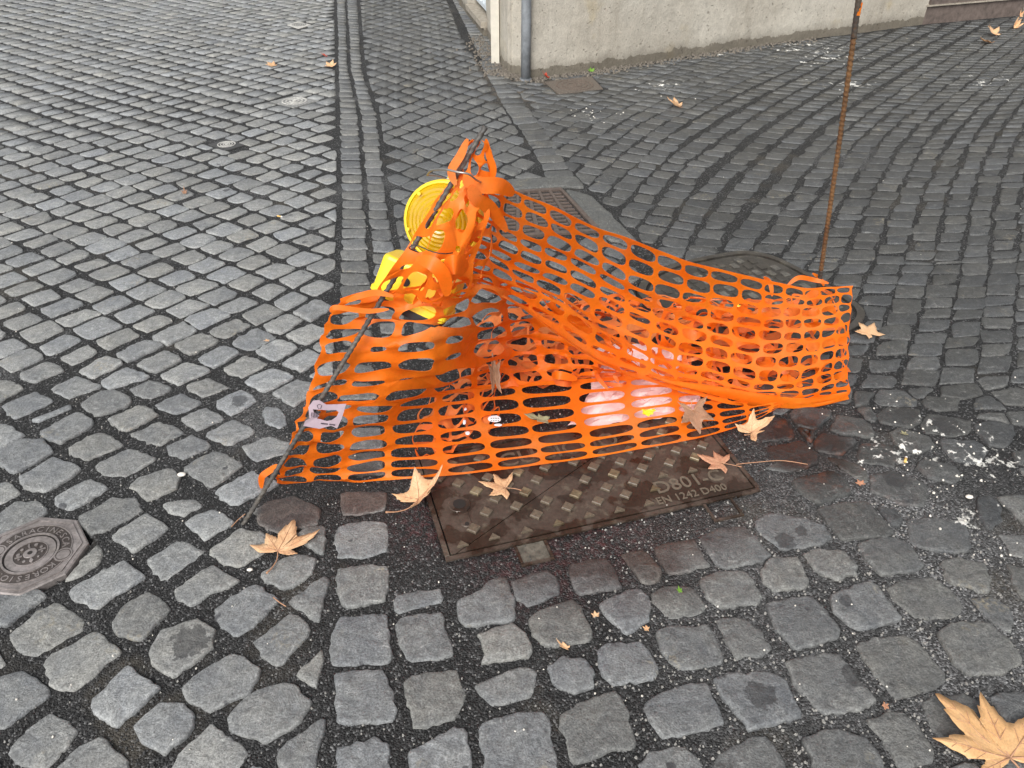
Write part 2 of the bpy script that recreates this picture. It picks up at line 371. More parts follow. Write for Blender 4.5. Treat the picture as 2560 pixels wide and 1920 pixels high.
# ------------------------------------------------------------------ polygon tools
def area(p): return .5 * sum(p[i][0] * p[(i + 1) % len(p)][1] - p[(i + 1) % len(p)][0] * p[i][1] for i in range(len(p)))
def ccw(p): return list(p) if area(p) > 0 else list(p)[::-1]
def cen(p): return (sum(q[0] for q in p) / len(p), sum(q[1] for q in p) / len(p))
def inside(q, p):
    c = False; n = len(p); j = n - 1
    for i in range(n):
        if (p[i][1] > q[1]) != (p[j][1] > q[1]) and q[0] < (p[j][0] - p[i][0]) * (q[1] - p[i][1]) / (p[j][1] - p[i][1]) + p[i][0]: c = not c
        j = i
    return c
def clip(p, a, b, off=0.0, keep_left=True):
    dx, dy = b[0] - a[0], b[1] - a[1]; L = math.hypot(dx, dy) or 1e-9; nx, ny = -dy / L, dx / L
    if not keep_left: nx, ny = -nx, -ny
    out = []
    def sd_(q): return (q[0] - a[0]) * nx + (q[1] - a[1]) * ny - off
    for i in range(len(p)):
        q, r = p[i], p[(i + 1) % len(p)]; s, t = sd_(q), sd_(r)
        if s >= 0: out.append(q)
        if (s >= 0) != (t >= 0):
            k = s / (s - t); out.append((q[0] + (r[0] - q[0]) * k, q[1] + (r[1] - q[1]) * k))
    return out
def segd(q, a, b):
    dx, dy = b[0] - a[0], b[1] - a[1]; L = dx * dx + dy * dy or 1e-9
    t = max(0, min(1, ((q[0] - a[0]) * dx + (q[1] - a[1]) * dy) / L))
    return math.hypot(q[0] - a[0] - dx * t, q[1] - a[1] - dy * t)
def clip_region(p, reg, gap=.008):
    c = cen(p)
    if not inside(c, reg): return None
    a0 = abs(area(p)); n = len(reg)
    for i in range(n):
        a, b = reg[i], reg[(i + 1) % n]
        if segd(c, a, b) < .17:
            p = clip(p, a, b, gap)
            if len(p) < 3: return None
    return p if abs(area(p)) > .22 * a0 else None
def avoid(p, obs, gap=.008):
    c = cen(p); a0 = abs(area(p))
    for T, tc, tr in obs:
        if abs(c[0] - tc[0]) > tr + .12 or abs(c[1] - tc[1]) > tr + .12: continue
        hit = any(inside(q, T) for q in p) or any(inside(q, p) for q in T) or inside(c, T)
        if not hit:
            for q in p:
                if min(segd(q, T[i], T[(i + 1) % len(T)]) for i in range(len(T))) < gap: hit = True; break
        if not hit: continue
        best = []; ba = 0
        for i in range(len(T)):
            k = clip(p, T[i], T[(i + 1) % len(T)], gap, False)
            if len(k) > 2 and abs(area(k)) > ba: best, ba = k, abs(area(k))
        if ba < .3 * a0: return None
        p = best; c = cen(p)
    return p
def obst(p):
    p = ccw(p); c = cen(p); return (p, c, max(math.hypot(q[0] - c[0], q[1] - c[1]) for q in p))
# ------------------------------------------------------------------ traced setts near the camera
BL = [[(5,88),(150,25),(235,70),(60,148)],[(140,150),(290,88),(300,105),(165,160)],[(215,15),(330,-40),(440,5),(290,62)],
[(360,85),(395,45),(500,18),(570,65),(545,92),(425,135),(375,112)],[(560,20),(650,-15),(745,15),(650,60),(590,45)],[(665,85),(780,35),(862,80),(765,128),(690,110)],
[(800,0),(900,-30),(985,10),(870,52),(815,25)],[(168,205),(335,122),(412,168),(258,255),(195,230)],[(468,150),(608,85),(690,130),(545,200),(490,175)],
[(778,150),(885,98),(975,145),(850,198)],[(935,70),(1040,25),(1120,68),(1000,128),(940,100)],[(-60,190),(30,165),(105,215),(0,275)],
[(0,285),(80,240),(180,235),(235,290),(60,385),(0,350)],[(288,275),(430,200),(540,258),(375,325),(310,300)],[(565,210),(690,152),(790,205),(690,265),(600,235)],
[(890,210),(1010,148),(1110,200),(985,262),(930,240)],[(1130,130),(1160,98),(1215,110),(1240,170),(1200,188),(1150,165)],[(715,265),(825,215),(912,262),(790,320),(730,295)],
[(1050,265),(1160,220),(1255,250),(1260,290),(1110,330),(1060,300)],[(408,345),(560,275),(678,318),(540,398),(440,390)],[(78,400),(230,312),(355,368),(185,465),(105,445)],
[(-80,440),(30,420),(90,465),(0,520)],[(792,360),(920,282),(1055,345),(915,440),(830,400)],[(560,440),(590,405),(730,362),(782,400),(760,445),(640,502)],
[(232,485),(390,408),(470,445),(310,542),(255,520)],[(930,455),(1095,372),(1200,430),(1020,520),(950,490)],[(1100,550),(1150,510),(1270,478),(1385,540),(1360,600),(1200,640),(1120,600)],
[(-60,590),(70,505),(155,505),(205,550),(60,645),(0,660)],[(330,570),(480,490),(585,490),(612,545),(460,625),(400,640),(340,610)],[(697,515),(780,492),(850,500),(872,525),(790,570),(710,550)],
[(798,600),(910,535),(1020,590),(885,670)],[(472,658),(630,560),(725,620),(575,730),(545,695)],[(637,755),(770,665),(880,720),(710,845),(660,810)],
[(908,715),(1040,612),(1180,655),(1170,700),(1030,790),(950,760)],[(1130,815),(1270,730),(1370,750),(1340,820),(1230,885),(1160,850)],[(1275,655),(1340,610),(1405,620),(1400,735),(1340,700)],
[(280,845),(420,685),(445,720),(420,780),(330,830)],[(292,885),(530,760),(625,830),(415,968),(330,930)],[(752,885),(920,775),(1030,850),(825,950),(770,930)],
[(1240,935),(1400,825),(1420,850),(1375,1030),(1300,970)],[(928,970),(1100,862),(1210,930),(1035,1085),(960,1040)],[(485,1030),(520,960),(640,897),(740,965),(600,1110),(510,1080)],
[(-90,930),(160,887),(200,915),(30,1040),(-60,1045)],[(28,1080),(240,938),(360,1010),(345,1060),(150,1175),(60,1140)],[(1100,1110),(1250,990),(1350,1060),(1220,1220),(1130,1170)],
[(640,1165),(700,1060),(850,1010),(925,1060),(905,1140),(750,1260),(660,1215)],[(187,1225),(215,1170),(410,1060),(530,1150),(310,1335),(215,1290)],[(792,1310),(840,1260),(1020,1162),(1120,1230),(1060,1330),(910,1415),(820,1370)],
[(1275,1255),(1390,1145),(1390,1225),(1365,1308)],[(385,1370),(545,1220),(690,1310),(500,1480),(430,1430)],[(-100,1300),(95,1232),(222,1335),(0,1490),(-90,1450)],
[(972,1445),(1060,1350),(1230,1280),(1335,1370),(1290,1460),(1140,1550),(1010,1500)],[(580,1480),(690,1375),(790,1380),(835,1430),(825,1500),(710,1597),(620,1550)],
[(1190,1600),(1240,1540),(1390,1445),(1400,1500),(1360,1659),(1230,1690)],[(30,1590),(100,1500),(215,1418),(330,1500),(200,1659),(60,1640)],[(715,1710),(770,1590),(910,1462),(1070,1590),(960,1740)],
[(230,1710),(310,1590),(430,1525),(560,1630),(540,1740)],[(1030,1720),(1090,1635),(1140,1655),(1160,1740)],[(-140,1120),(-50,1080),(25,1210),(-60,1240)],
[(1470,475),(1490,460),(1670,465),(1660,545),(1480,565)],[(1447,610),(1600,590),(1670,600),(1668,725),(1455,752)],[(1452,790),(1670,785),(1665,940),(1470,955)],
[(1430,1110),(1470,1005),(1670,990),(1688,1200),(1430,1215)],[(1445,1250),(1650,1225),(1715,1400),(1690,1450),(1455,1460)],[(1450,1740),(1460,1560),(1620,1525),(1675,1545),(1670,1740)],
[(1710,905),(1905,880),(1905,935),(1720,988)],[(1708,1035),(1730,1005),(1910,980),(1955,1165),(1780,1195),(1715,1110)],[(1738,1280),(1780,1255),(1970,1230),(1998,1340),(1970,1440),(1790,1485)],
[(1755,1590),(1960,1485),(2010,1500),(2030,1680),(1780,1720)],[(1965,935),(2060,900),(2110,845),(2180,840),(2212,920),(2218,1015),(2010,1038)]]
BR = [[(-137,1480),(-90,1445),(140,1405),(190,1610),(190,1720),(-120,1740)],[(-150,1080),(0,1035),(60,1080),(95,1150),(60,1175),(-140,1210),(-110,1150)],[(-155,1300),(-40,1235),(60,1215),(105,1250),(80,1350),(-90,1385)],
[(5,850),(55,830),(150,798),(190,830),(208,905),(60,958),(15,910)],[(255,790),(290,765),(400,752),(440,785),(472,875),(295,900),(260,850)],[(370,945),(470,900),(555,888),(590,935),(590,1020),(500,1075),(420,1010)],
[(80,1020),(130,965),(260,935),(290,960),(350,1075),(310,1110),(150,1125),(95,1080)],[(160,1225),(230,1175),(320,1190),(358,1255),(355,1310),(270,1340),(190,1300)],[(370,1150),(430,1115),(560,1110),(600,1170),(632,1240),(600,1275),(440,1300),(380,1230)],
[(470,735),(560,715),(600,740),(640,805),(640,840),(565,860)],[(612,710),(680,685),(780,668),(800,700),(858,780),(680,820),(640,770)],[(815,655),(900,620),(1000,610),(1050,660),(1112,735),(1090,765),(910,790),(850,715)],
[(605,905),(650,875),(780,865),(830,940),(830,985),(680,1005),(620,950)],[(808,845),(870,815),(1000,805),(1040,850),(1075,915),(1050,950),(890,962),(850,920)],[(1050,590),(1120,558),(1270,580),(1350,610),(1368,660),(1330,690),(1160,705),(1070,630)],
[(1070,795),(1110,760),(1230,745),(1285,840),(1270,870),(1130,895),(1080,840)],[(1255,730),(1330,710),(1440,720),(1495,790),(1490,820),(1400,845),(1320,800)],[(1322,540),(1420,510),(1530,510),(1580,570),(1640,630),(1610,655),(1430,668),(1370,600)],
[(1500,695),(1560,665),(1660,658),(1715,700),(1770,780),(1740,805),(1600,822),(1540,765)],[(1580,530),(1650,540),(1680,585),(1675,615),(1640,605)],[(1710,575),(1780,570),(1960,590),(1980,720),(1850,725),(1720,680)],
[(1212,415),(1260,395),(1390,375),(1430,400),(1470,465),(1330,515),(1250,465)],[(1555,395),(1640,370),(1790,430),(1785,525),(1700,515),(1560,460)],[(1365,310),(1500,340),(1545,375),(1525,418),(1420,365)],
[(1090,275),(1250,245),(1320,300),(1325,340),(1200,378),(1100,360),(1150,335)],[(1195,125),(1240,92),(1375,115),(1360,150),(1310,192),(1240,180)],[(1050,225),(1100,155),(1180,150),(1225,220),(1200,235),(1080,245)],
[(1232,200),(1240,185),(1305,200),(1295,250)],[(1315,245),(1340,215),(1480,235),(1485,255),(1430,305),(1320,285)],[(1375,190),(1410,130),(1520,150),(1570,195),(1560,225),(1430,215)],
[(1495,310),(1520,250),(1600,250),(1670,285),(1670,320),(1650,352),(1520,335)],[(1635,210),(1690,190),(1800,230),(1820,265),(1760,302),(1660,260)],[(1750,360),(1790,320),(1920,360),(1945,395),(1900,425),(1800,405)],
[(1580,130),(1620,95),(1765,110),(1760,160),(1720,185),(1600,165)],[(1770,170),(1800,125),(1985,155),(1975,210),(1900,225),(1790,205)],[(1565,70),(1600,25),(1700,30),(1750,70),(1745,92),(1600,90)],
[(1770,75),(1800,55),(1930,62),(1925,110),(1830,115)],[(1840,235),(2000,240),(2060,290),(2010,340),(1920,330)],[(1990,175),(2060,160),(2170,180),(2150,265),(2060,260)],
[(2070,30),(2180,10),(2280,40),(2280,90),(2130,85)],[(1860,10),(2010,-5),(2035,40),(1960,62),(1855,50)],[(2140,120),(2280,110),(2280,180),(2170,175)],[(2160,290),(2300,270),(2300,360),(2190,340)],
[(2000,500),(2060,480),(2110,520),(2120,590),(2060,620),(2010,560)],[(2100,640),(2212,650),(2280,700),(2280,745),(2170,740)],[(1855,775),(1900,750),(2040,775),(2075,850),(2060,895),(1890,855)],
[(1625,880),(1690,845),(1800,828),(1860,860),(1950,960),(1900,1000),(1750,1005),(1660,930)],[(1380,905),(1440,880),(1560,855),(1610,920),(1685,1010),(1650,1030),(1500,1060),(1400,985)],[(1100,950),(1290,915),(1330,950),(1415,1060),(1400,1095),(1220,1140),(1150,1060)],
[(885,1015),(1000,1010),(1060,1050),(1125,1130),(1110,1155),(970,1185),(920,1100)],[(630,1070),(680,1045),(840,1040),(890,1120),(922,1175),(900,1205),(730,1228),(650,1150)],[(2140,770),(2220,790),(2300,900),(2212,930),(2160,850)],
[(1980,920),(2070,915),(2150,960),(2180,1040),(2160,1080),(2070,1020)],[(1840,1080),(1900,1030),(2060,1022),(2170,1130),(2200,1200),(2130,1245),(1960,1245),(1900,1180)],[(1490,1125),(1560,1100),(1700,1088),(1770,1130),(1875,1250),(1860,1300),(1660,1355),(1580,1260)],
[(1180,1200),(1230,1175),(1400,1158),(1450,1210),(1575,1360),(1540,1390),(1350,1420),(1230,1290)],[(868,1270),(930,1250),(1110,1240),(1180,1290),(1240,1410),(1220,1435),(1030,1488),(940,1380)],[(580,1375),(640,1335),(820,1290),(850,1310),(905,1455),(880,1475),(650,1535),(600,1450)],
[(210,1430),(280,1375),(450,1330),(500,1420),(530,1530),(510,1570),(270,1635),(230,1540)],[(880,1620),(950,1560),(1090,1520),(1150,1590),(1210,1740),(900,1760)],[(555,1640),(600,1590),(740,1565),(830,1640),(850,1740),(570,1740)],
[(1245,1520),(1300,1510),(1410,1485),(1530,1540),(1600,1660),(1580,1760),(1280,1760),(1300,1620)],[(1530,1445),(1690,1410),(1830,1580),(1820,1630),(1690,1659),(1620,1560)],[(1780,1365),(1830,1345),(1960,1335),(2050,1400),(2090,1500),(1960,1562),(1860,1540),(1800,1450)],
[(2068,1350),(2120,1325),(2300,1320),(2310,1470),(2150,1480)]]
traced = [[g2(x / 1.728, y / 1.728 + 960) for x, y in p] for p in BL] + [[g2(1280 + x / 1.728, y / 1.728 + 960) for x, y in p] for p in BR]
def swell(p, k):
    c = cen(p); return [(c[0] + (x - c[0]) * k, c[1] + (y - c[1]) * k) for x, y in p]
traced = [ccw(swell(p, 1.045)) for p in traced]
def W(*pts): return [g2(*p) for p in pts]
HATCH = [(-0.157, 1.27), (0.669, 1.513), (0.489, 1.849), (-0.275, 1.647)]
GRATE = W((1262, 478), (1403, 470), (1506, 578), (1232, 596))
SLAB_R = W((1410, 470), (1478, 486), (1600, 606), (1520, 600))
SLAB_T = W((1262, 448), (1440, 440), (1462, 470), (1405, 466), (1252, 474))
MH2 = [(0.47, 2.62), (0.60, 2.80), (0.94, 2.94), (1.04, 2.925), (1.13, 2.84), (1.30, 2.50), (1.29, 2.40), (1.20, 2.30), (0.85, 2.14), (0.74, 2.16), (0.50, 2.50)]
OCTC = (-1.182, 1.28); OCTR = .131
OCT = [(OCTC[0] + OCTR * math.cos(R(22.5 + 45 * k - 3)), OCTC[1] + OCTR * math.sin(R(22.5 + 45 * k - 3))) for k in range(8)]
PATCH = W((800, 890), (1010, 860), (1190, 900), (1470, 900), (1700, 980), (1830, 1060), (1990, 1200), (1880, 1290), (1700, 1300), (1400, 1400), (1150, 1480), (985, 1460), (970, 1200), (840, 1170), (720, 1160), (665, 1130), (700, 1040), (760, 960))
C1 = W((675, 254), (735, 239), (798, 251), (735, 269)); C2 = W((520, 361), (565, 347), (612, 362), (568, 376)); C3 = W((718, 62), (745, 53), (778, 62), (748, 71))
C4 = W((1362, 205), (1478, 190), (1508, 222), (1395, 235))
obs_fixed = [obst(p) for p in (HATCH, GRATE, SLAB_R, SLAB_T, MH2, OCT, PATCH, C1, C2, C3, C4)]
obs = obs_fixed + [obst(p) for p in traced]
stones = []   # (poly, tint, gap_style, which)   which 0 road, 1 pavement
def tone(base, var, warm=.04):
    k = base * (1 + random.uniform(-var, var)); t = random.uniform(-warm, warm * .7)
    return (k * (.98 + t * .6), k * (1.005 + t * .15), k * (1.0 - t * .8))
def tone_at(c, region):
    px, py = proj((c[0], c[1], 0))
    if region == 'L': b = .24
    elif region in ('M', 'B'): b = .155 + .03 * min(1, max(0, (900 - py) / 900)) * 0
    elif region == 'R': b = .064
    else:
        # traced: light on the left, darker to the right
        k = min(1, max(0, (px - 700) / 1500)); b = .21 + (.122 - .21) * k
        if py < 1300 and px > 1900: b = .066
    return b
for p in traced:
    c = cen(p); px, py = proj((c[0], c[1], 0))
    b = tone_at(c, 'T'); which = 1 if px > 1780 and py < 1500 else 0
    stones.append((p, tone(b, .2, .055), 3, which))
def quad(o, a, b, ga, gb, j):
    # lattice cell centred at o with half vectors a, b shrunk by gaps, corners jittered
    la = math.hypot(*a); lb = math.hypot(*b); ka = .5 * (1 - ga / la); kb = .5 * (1 - gb / lb)
    out = []
    for sa, sb in ((-1, -1), (1, -1), (1, 1), (-1, 1)):
        out.append((o[0] + sa * a[0] * ka + sb * b[0] * kb + random.uniform(-j, j), o[1] + sa * a[1] * ka + sb * b[1] * kb + random.uniform(-j, j)))
    return ccw(out)
def infr(c, m=0):
    px, py = proj((c[0], c[1], 0)); return -m < px < 2560 + m and -m < py < 1920 + m
# --- left field
REG_L = ccw(W((836, -75), (845, 480), (838, 900), (816, 1200), (812, 1900)) + [(-.36, .75), (-.5, .55), (-2.2, .55), (-8.6, 8.5), (-8.8, 11)])
def put(p, reg, tint, style, which, extra=None):
    p = clip_region(p, reg)
    if not p: return
    p = avoid(p, obs)
    if not p or len(p) < 3: return
    if extra and not extra(cen(p)): return
    stones.append((p, tint, style, which))
for i in range(-70, 70):
    for j in range(-70, 90):
        x0 = -1.045 + i * .105 + j * .085; y0 = 1.065 - i * .0715 + j * .105
        if y0 < .4 or y0 > 11 or x0 > -.2 or x0 < -9: continue
        if not -900 < proj((x0, y0, 0))[0] < 1000: continue
        wv = mn.noise(Vector((x0 * .35, y0 * .35, 0))) ; wv2 = mn.noise(Vector((x0 * .35 + 9, y0 * .35, 3)))
        x = x0 + .10 * wv; y = y0 + .10 * wv2
        jl = .008 * mn.noise(Vector((i * .7, j * 9.3, 0)))
        s = 1 + random.uniform(-.10, .10)
        q = quad((x, y + jl), (.105, -.0715), (.085, .105), .028 + random.uniform(-.008, .012), .021 + random.uniform(-.007, .010), .009)
        put(q, REG_L, tone(tone_at((x, y), 'L'), .16, .05), 1, 0, lambda c: not (infr(c) and proj((c[0], c[1], 0))[1] > 990))
# --- double band
E0 = [(838, -75), (842, 120), (848, 480), (845, 700), (840, 1000), (832, 1215)]
E1 = [(862, -75), (873, 174), (899, 289), (912, 480), (926, 637), (945, 900), (972, 1215)]
E2 = [(890, -75), (908, 174), (944, 289), (968, 480), (995, 637), (1035, 900), (1050, 1000)]
def edge_x(E, Y):
    w_ = [g2(*p) for p in E]
    for a, b in zip(w_, w_[1:]):
        if b[1] <= Y <= a[1]:
            t = (a[1] - Y) / (a[1] - b[1]); return a[0] + (b[0] - a[0]) * t
    return None
for ea, eb in ((E0, E1), (E1, E2)):
    Y = 10.6
    while Y > 1.55:
        d = random.uniform(.094, .122); a0, a1 = edge_x(ea, Y), edge_x(eb, Y); b0, b1 = edge_x(ea, Y - d), edge_x(eb, Y - d)
        if None not in (a0, a1, b0, b1):
            j = .006; u = lambda: random.uniform(-j, j)
            q = ccw([(a0 + .013 + u(), Y - .010 + u()), (a1 - .013 + u(), Y - .010 + u()), (b1 - .013 + u(), Y - d + .010 + u()), (b0 + .013 + u(), Y - d + .010 + u())])
            p = avoid(q, obs)
            if p: stones.append((p, tone(.14, .2, .05), 1, 0))
        Y -= d
# --- middle field
REG_M = ccw(W((893, -75), (911, 174), (947, 289), (972, 480), (999, 637), (1038, 900), (1690, 900), (1610, 700), (1590, 610), (1470, 475), (1370, 440), (1275, 292), (1222, 205), (1180, 130), (1150, 80), (1090, -75)))
for i in range(-60, 60):
    for j in range(-60, 60):
        x0 = -.646 + i * .094 + j * .072; y0 = 4.30 - i * .088 + j * .101
        if y0 < 1.5 or y0 > 11 or not -2 < x0 < 1: continue
        x = x0 + .06 * mn.noise(Vector((x0 * .5, y0 * .5, 5))); y = y0 + .06 * mn.noise(Vector((x0 * .5, y0 * .5, 8)))
        put(quad((x, y), (.094, -.088), (.072, .101), .021 + random.uniform(-.006, .01), .020 + random.uniform(-.006, .01), .008), REG_M, tone(.120, .2, .05), 1, 0)
# --- gutter course by the left wall and the course bordering the dark pavement
def course(A, B, width, d0, d1, tint, which, n=200, reg=None):
    a = Vector(A); b = Vector(B); L = (b - a).length; t = (b - a) / L; s_ = Vector((-t.y, t.x)); k = 0
    while k < L:
        d = random.uniform(d0, d1); j = .006; u = lambda: random.uniform(-j, j)
        q = []
        for kk, ww in ((k + .010, .008), (k + d - .006, .008), (k + d - .006, width - .008), (k + .010, width - .008)):
            v = a + t * (kk + u()) + s_ * (ww + u()); q.append((v.x, v.y))
        p = avoid(ccw(q), obs)
        if p: stones.append((p, tone(*tint), 2, which))
        k += d
KQ = W((1200, 150), (1275, 285), (1318, 341), (1344, 390), (1375, 446))
for a, b in zip(KQ, KQ[1:]): course(b, a, -.125, .10, .125, (.098, .22, .05), 0)
course(g2(1208, 150), g2(1098, -75), -.16, .09, .12, (.12, .25, .08), 0)
# --- right dark pavement
WALLP = [(-.03, 5.80), (.13, 5.64), (.55, 5.84), (.80, 5.97), (1.45, 6.35), (2.10, 6.70), (2.96, 7.10), (3.60, 7.42), (4.8, 7.86), (8.5, 9.1)]
REG_R = ccw(W((1262, 215), (1306, 249), (1352, 327), (1401, 405), (1468, 470), (1600, 606), (1640, 700), (1800, 900), (1900, 1030), (2200, 1075), (2600, 1090)) + [(2.9, 1.6), (6.5, 4.5), (8.5, 9.0)] + [(x, y - .03) for x, y in WALLP[::-1]])
cx_, cy_ = .40, 3.42; cols = []
x_, y_ = -2.6, 4.67
pts = []
ang = -28
while x_ < 8.5:
    ang = -28 + 32 * min(1, max(0, (x_ - .1) / 1.7)) if x_ > 0 else -28
    pts.append((x_, y_)); x_ += .123 * math.cos(R(ang)); y_ += .123 * math.sin(R(ang))
for i, (ox, oy) in enumerate(pts):
    ang = -28 + 32 * min(1, max(0, (ox - .1) / 1.7)) if ox > 0 else -28
    path = [(ox, oy)]
    d = random.uniform(0, .12)
    def aa(x, y): return R(max(50, min(61, 60 - (y - 3.3) * 4.5)) + (6 if x < .9 and y < 4.6 else 0))
    x0, y0 = ox, oy; nodes = []
    while y0 < 9.3:
        a_ = aa(x0, y0); x1, y1 = x0 + d * math.cos(a_), y0 + d * math.sin(a_); nodes.append(((x0 + x1) / 2, (y0 + y1) / 2, d, a_)); x0, y0 = x1, y1; d = random.uniform(.086, .122)
    x0, y0 = ox, oy
    while y0 > .6:
        a_ = aa(x0, y0); x1, y1 = x0 - d * math.cos(a_), y0 - d * math.sin(a_); nodes.append(((x0 + x1) / 2, (y0 + y1) / 2, d, a_)); x0, y0 = x1, y1; d = random.uniform(.086, .122)
    for x0, y0, d, a_ in nodes:
        w0 = .035 * mn.noise(Vector((ox * .8, y0 * .8, 2))); x0 += w0
        if y0 < .7 or y0 > 9.3 or x0 < -.2: continue
        if not inside((x0, y0), REG_R): continue
        a = (.123 * math.cos(R(ang)), .123 * math.sin(R(ang))); b = (d * math.cos(a_), d * math.sin(a_))
        far = proj((x0, y0, 0))[1]
        g_a = random.uniform(.012, .036) if 270 < far < 620 else random.uniform(.010, .020)
        q = quad((x0 + random.uniform(-.006, .006), y0), a, b, g_a, .0125 + random.uniform(-.003, .007), .0085)
        put(q, REG_R, tone(.072 if far > 480 or x0 > 1.2 else .084, .24, .05), 2, 1)
# --- fill outside the frame, near the camera
REG_F = [(-.30, .6), (2.0, .3), (3.6, 1.0), (3.2, 1.9), (1.3, 1.75), (1.2, 1.2), (-.2, 1.2)]
for i in range(-10, 40):
    for j in range(-10, 30):
        x = -.3 + i * .125 + .03 * math.sin(j); y = .45 + j * .125 + .02 * math.sin(i * .8)
        put(quad((x, y), (.125, .012), (-.012, .125), .026, .026, .012), ccw(REG_F), tone(.15, .2, .06), 1, 0, lambda c: not infr(c, -25))
# ------------------------------------------------------------------ sett geometry
def sett_mesh(poly, style, lod, seed):
    """rounded, chipped block top with sides; lod 2 near, 1 middle, 0 far"""
    p = list(poly)
    # cut corners (Chaikin) once or twice
    def chaik(p, k):
        out = []
        for i in range(len(p)):
            a, b = p[i], p[(i + 1) % len(p)]
            out += [(a[0] + (b[0] - a[0]) * k, a[1] + (b[1] - a[1]) * k), (b[0] - (b[0] - a[0]) * k, b[1] - (b[1] - a[1]) * k)]
        return out
    # drop near-duplicate points
    q = []
    for a in p:
        if not q or math.hypot(a[0] - q[-1][0], a[1] - q[-1][1]) > .006: q.append(a)
    if len(q) > 3 and math.hypot(q[0][0] - q[-1][0], q[0][1] - q[-1][1]) < .006: q.pop()
    p = q
    if style == 3: p = chaik(p, .09)
    else:
        p = chaik(p, random.uniform(.05, .14) if lod else random.uniform(.05, .12))
    if lod == 2:
        p = chaik(p, .25); out = []
        for i in range(len(p)):
            a, b = p[i], p[(i + 1) % len(p)]; L = math.hypot(b[0] - a[0], b[1] - a[1]); n = max(1, int(L / .011))
            for k in range(n): out.append((a[0] + (b[0] - a[0]) * k / n, a[1] + (b[1] - a[1]) * k / n))
        p = out
    elif lod == 1: p = chaik(p, .22) if len(p) < 10 else p
    c = cen(p); n = len(p); amp = .0050 if lod == 2 else (.005 if lod == 1 else .003)
    def nz(x, y, f, s=0): return mn.noise(Vector((x * f, y * f, seed * .37 + s)))
    P = []
    for x, y in p:
        dx, dy = x - c[0], y - c[1]; r = math.hypot(dx, dy) or 1e-6
        k = amp * (nz(x, y, 42) * 1.2 + nz(x, y, 105, 5) * 1.1) + (.006 * nz(x, y, 16, 8))
        P.append((x + dx / r * k, y + dy / r * k))
    rmin = min(segd(c, P[i], P[(i + 1) % n]) for i in range(n)); 
    tx, ty = random.uniform(-.03, .03), random.uniform(-.03, .03); zb = random.uniform(-.003, .003)
    if style == 2: tx *= 1.6; ty *= 1.6; zb *= 1.7
    dome = (.0035 if style == 2 else .0016) if lod == 2 else (.0018 if style == 2 else .0004)
    if lod < 2: zb *= .5; tx *= .35; ty *= .35
    def zt(x, y, edge):
        return zb + (x - c[0]) * tx + (y - c[1]) * ty + dome * (1 - edge * edge) + ((.0030 if lod == 2 else .0014) * nz(x, y, 28, 3) + (.0014 * nz(x, y, 80, 4) if lod == 2 else 0))
    rings = []
    def ring(ins, z_abs=None, dz=0.0):
        k = 1 - ins / max(rmin, ins * 1.2); out = []
        for x, y in P:
            X, Y = c[0] + (x - c[0]) * k, c[1] + (y - c[1]) * k
            out.append((X, Y, z_abs if z_abs is not None else zt(X, Y, max(0, k)) + dz + (-.0025 * max(0, nz(X, Y, 70, 12) - .1) if ins < .006 and z_abs is None else 0)))
        rings.append(out)
    if lod == 2:
        ring(-.003, -.035); ring(-.001, None, -.008); ring(.0004, None, -.0018); ring(.0028, None, -.0002); ring(.008, None, 0); ring(rmin * .5)
    elif lod == 1:
        ring(-.001, -.03); ring(0, None, -.0012); ring(.003, None, 0)
    else:
        ring(0, -.02); ring(.0005, None, -.0004)
    vs = [v for r_ in rings for v in r_]; fs = []
    for k in range(len(rings) - 1):
        for i in range(n): fs.append((k * n + i, k * n + (i + 1) % n, (k + 1) * n + (i + 1) % n, (k + 1) * n + i))
    b0 = (len(rings) - 1) * n
    vs.append((c[0], c[1], zt(c[0], c[1], 0))); ci = len(vs) - 1
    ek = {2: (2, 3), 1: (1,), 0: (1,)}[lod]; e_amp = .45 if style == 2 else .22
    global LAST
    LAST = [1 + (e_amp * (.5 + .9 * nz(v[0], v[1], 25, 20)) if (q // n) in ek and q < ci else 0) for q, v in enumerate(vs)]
    for i in range(n): fs.append((b0 + i, b0 + (i + 1) % n, ci))
    return vs, fs
# ground sheet: one fine patch near the camera let into a large sheet
def gz(x, y):
    z = -.0068
    c_in = inside((x, y), PATCH)
    if c_in: z = -.004
    elif x > -.9 and x < 1.3 and y < 2.3:
        d = min(segd((x, y), PATCH[i], PATCH[(i + 1) % len(PATCH)]) for i in range(len(PATCH)))
        if d < .06: z = -.004 - .0028 * d / .06
    for T in (HATCH, MH2, OCT, GRATE):
        if inside((x, y), T): return -.03
    z += .0022 * mn.noise(Vector((x * 22, y * 22, 0))) + .0016 * mn.noise(Vector((x * 60, y * 60, 4)))
    return z
gx0, gx1, gy0, gy1, st = -2.0, 2.2, .55, 3.1, .0135
nx = int((gx1 - gx0) / st); ny = int((gy1 - gy0) / st)
V = []; Fc = []
for j in range(ny + 1):
    for i in range(nx + 1):
        x = gx0 + i * st; y = gy0 + j * st
        e = i in (0, nx) or j in (0, ny)
        V.append((x, y, -.0068 if e else gz(x, y)))
for j in range(ny):
    for i in range(nx): k = j * (nx + 1) + i; Fc.append((k, k + 1, k + nx + 2, k + nx + 1))
X1, Y1 = gx0 + nx * st, gy0 + ny * st; B = 60
b0 = len(V)
V += [(-B, -B, -.0068), (B, -B, -.0068), (B, B, -.0068), (-B, B, -.0068)]
c00, c10, c11, c01 = 0, nx, (ny + 1) * (nx + 1) - 1, ny * (nx + 1)
bot = [i for i in range(nx + 1)]; rt = [j * (nx + 1) + nx for j in range(ny + 1)]; tp = [ny * (nx + 1) + i for i in range(nx, -1, -1)]; lf = [j * (nx + 1) for j in range(ny, -1, -1)]
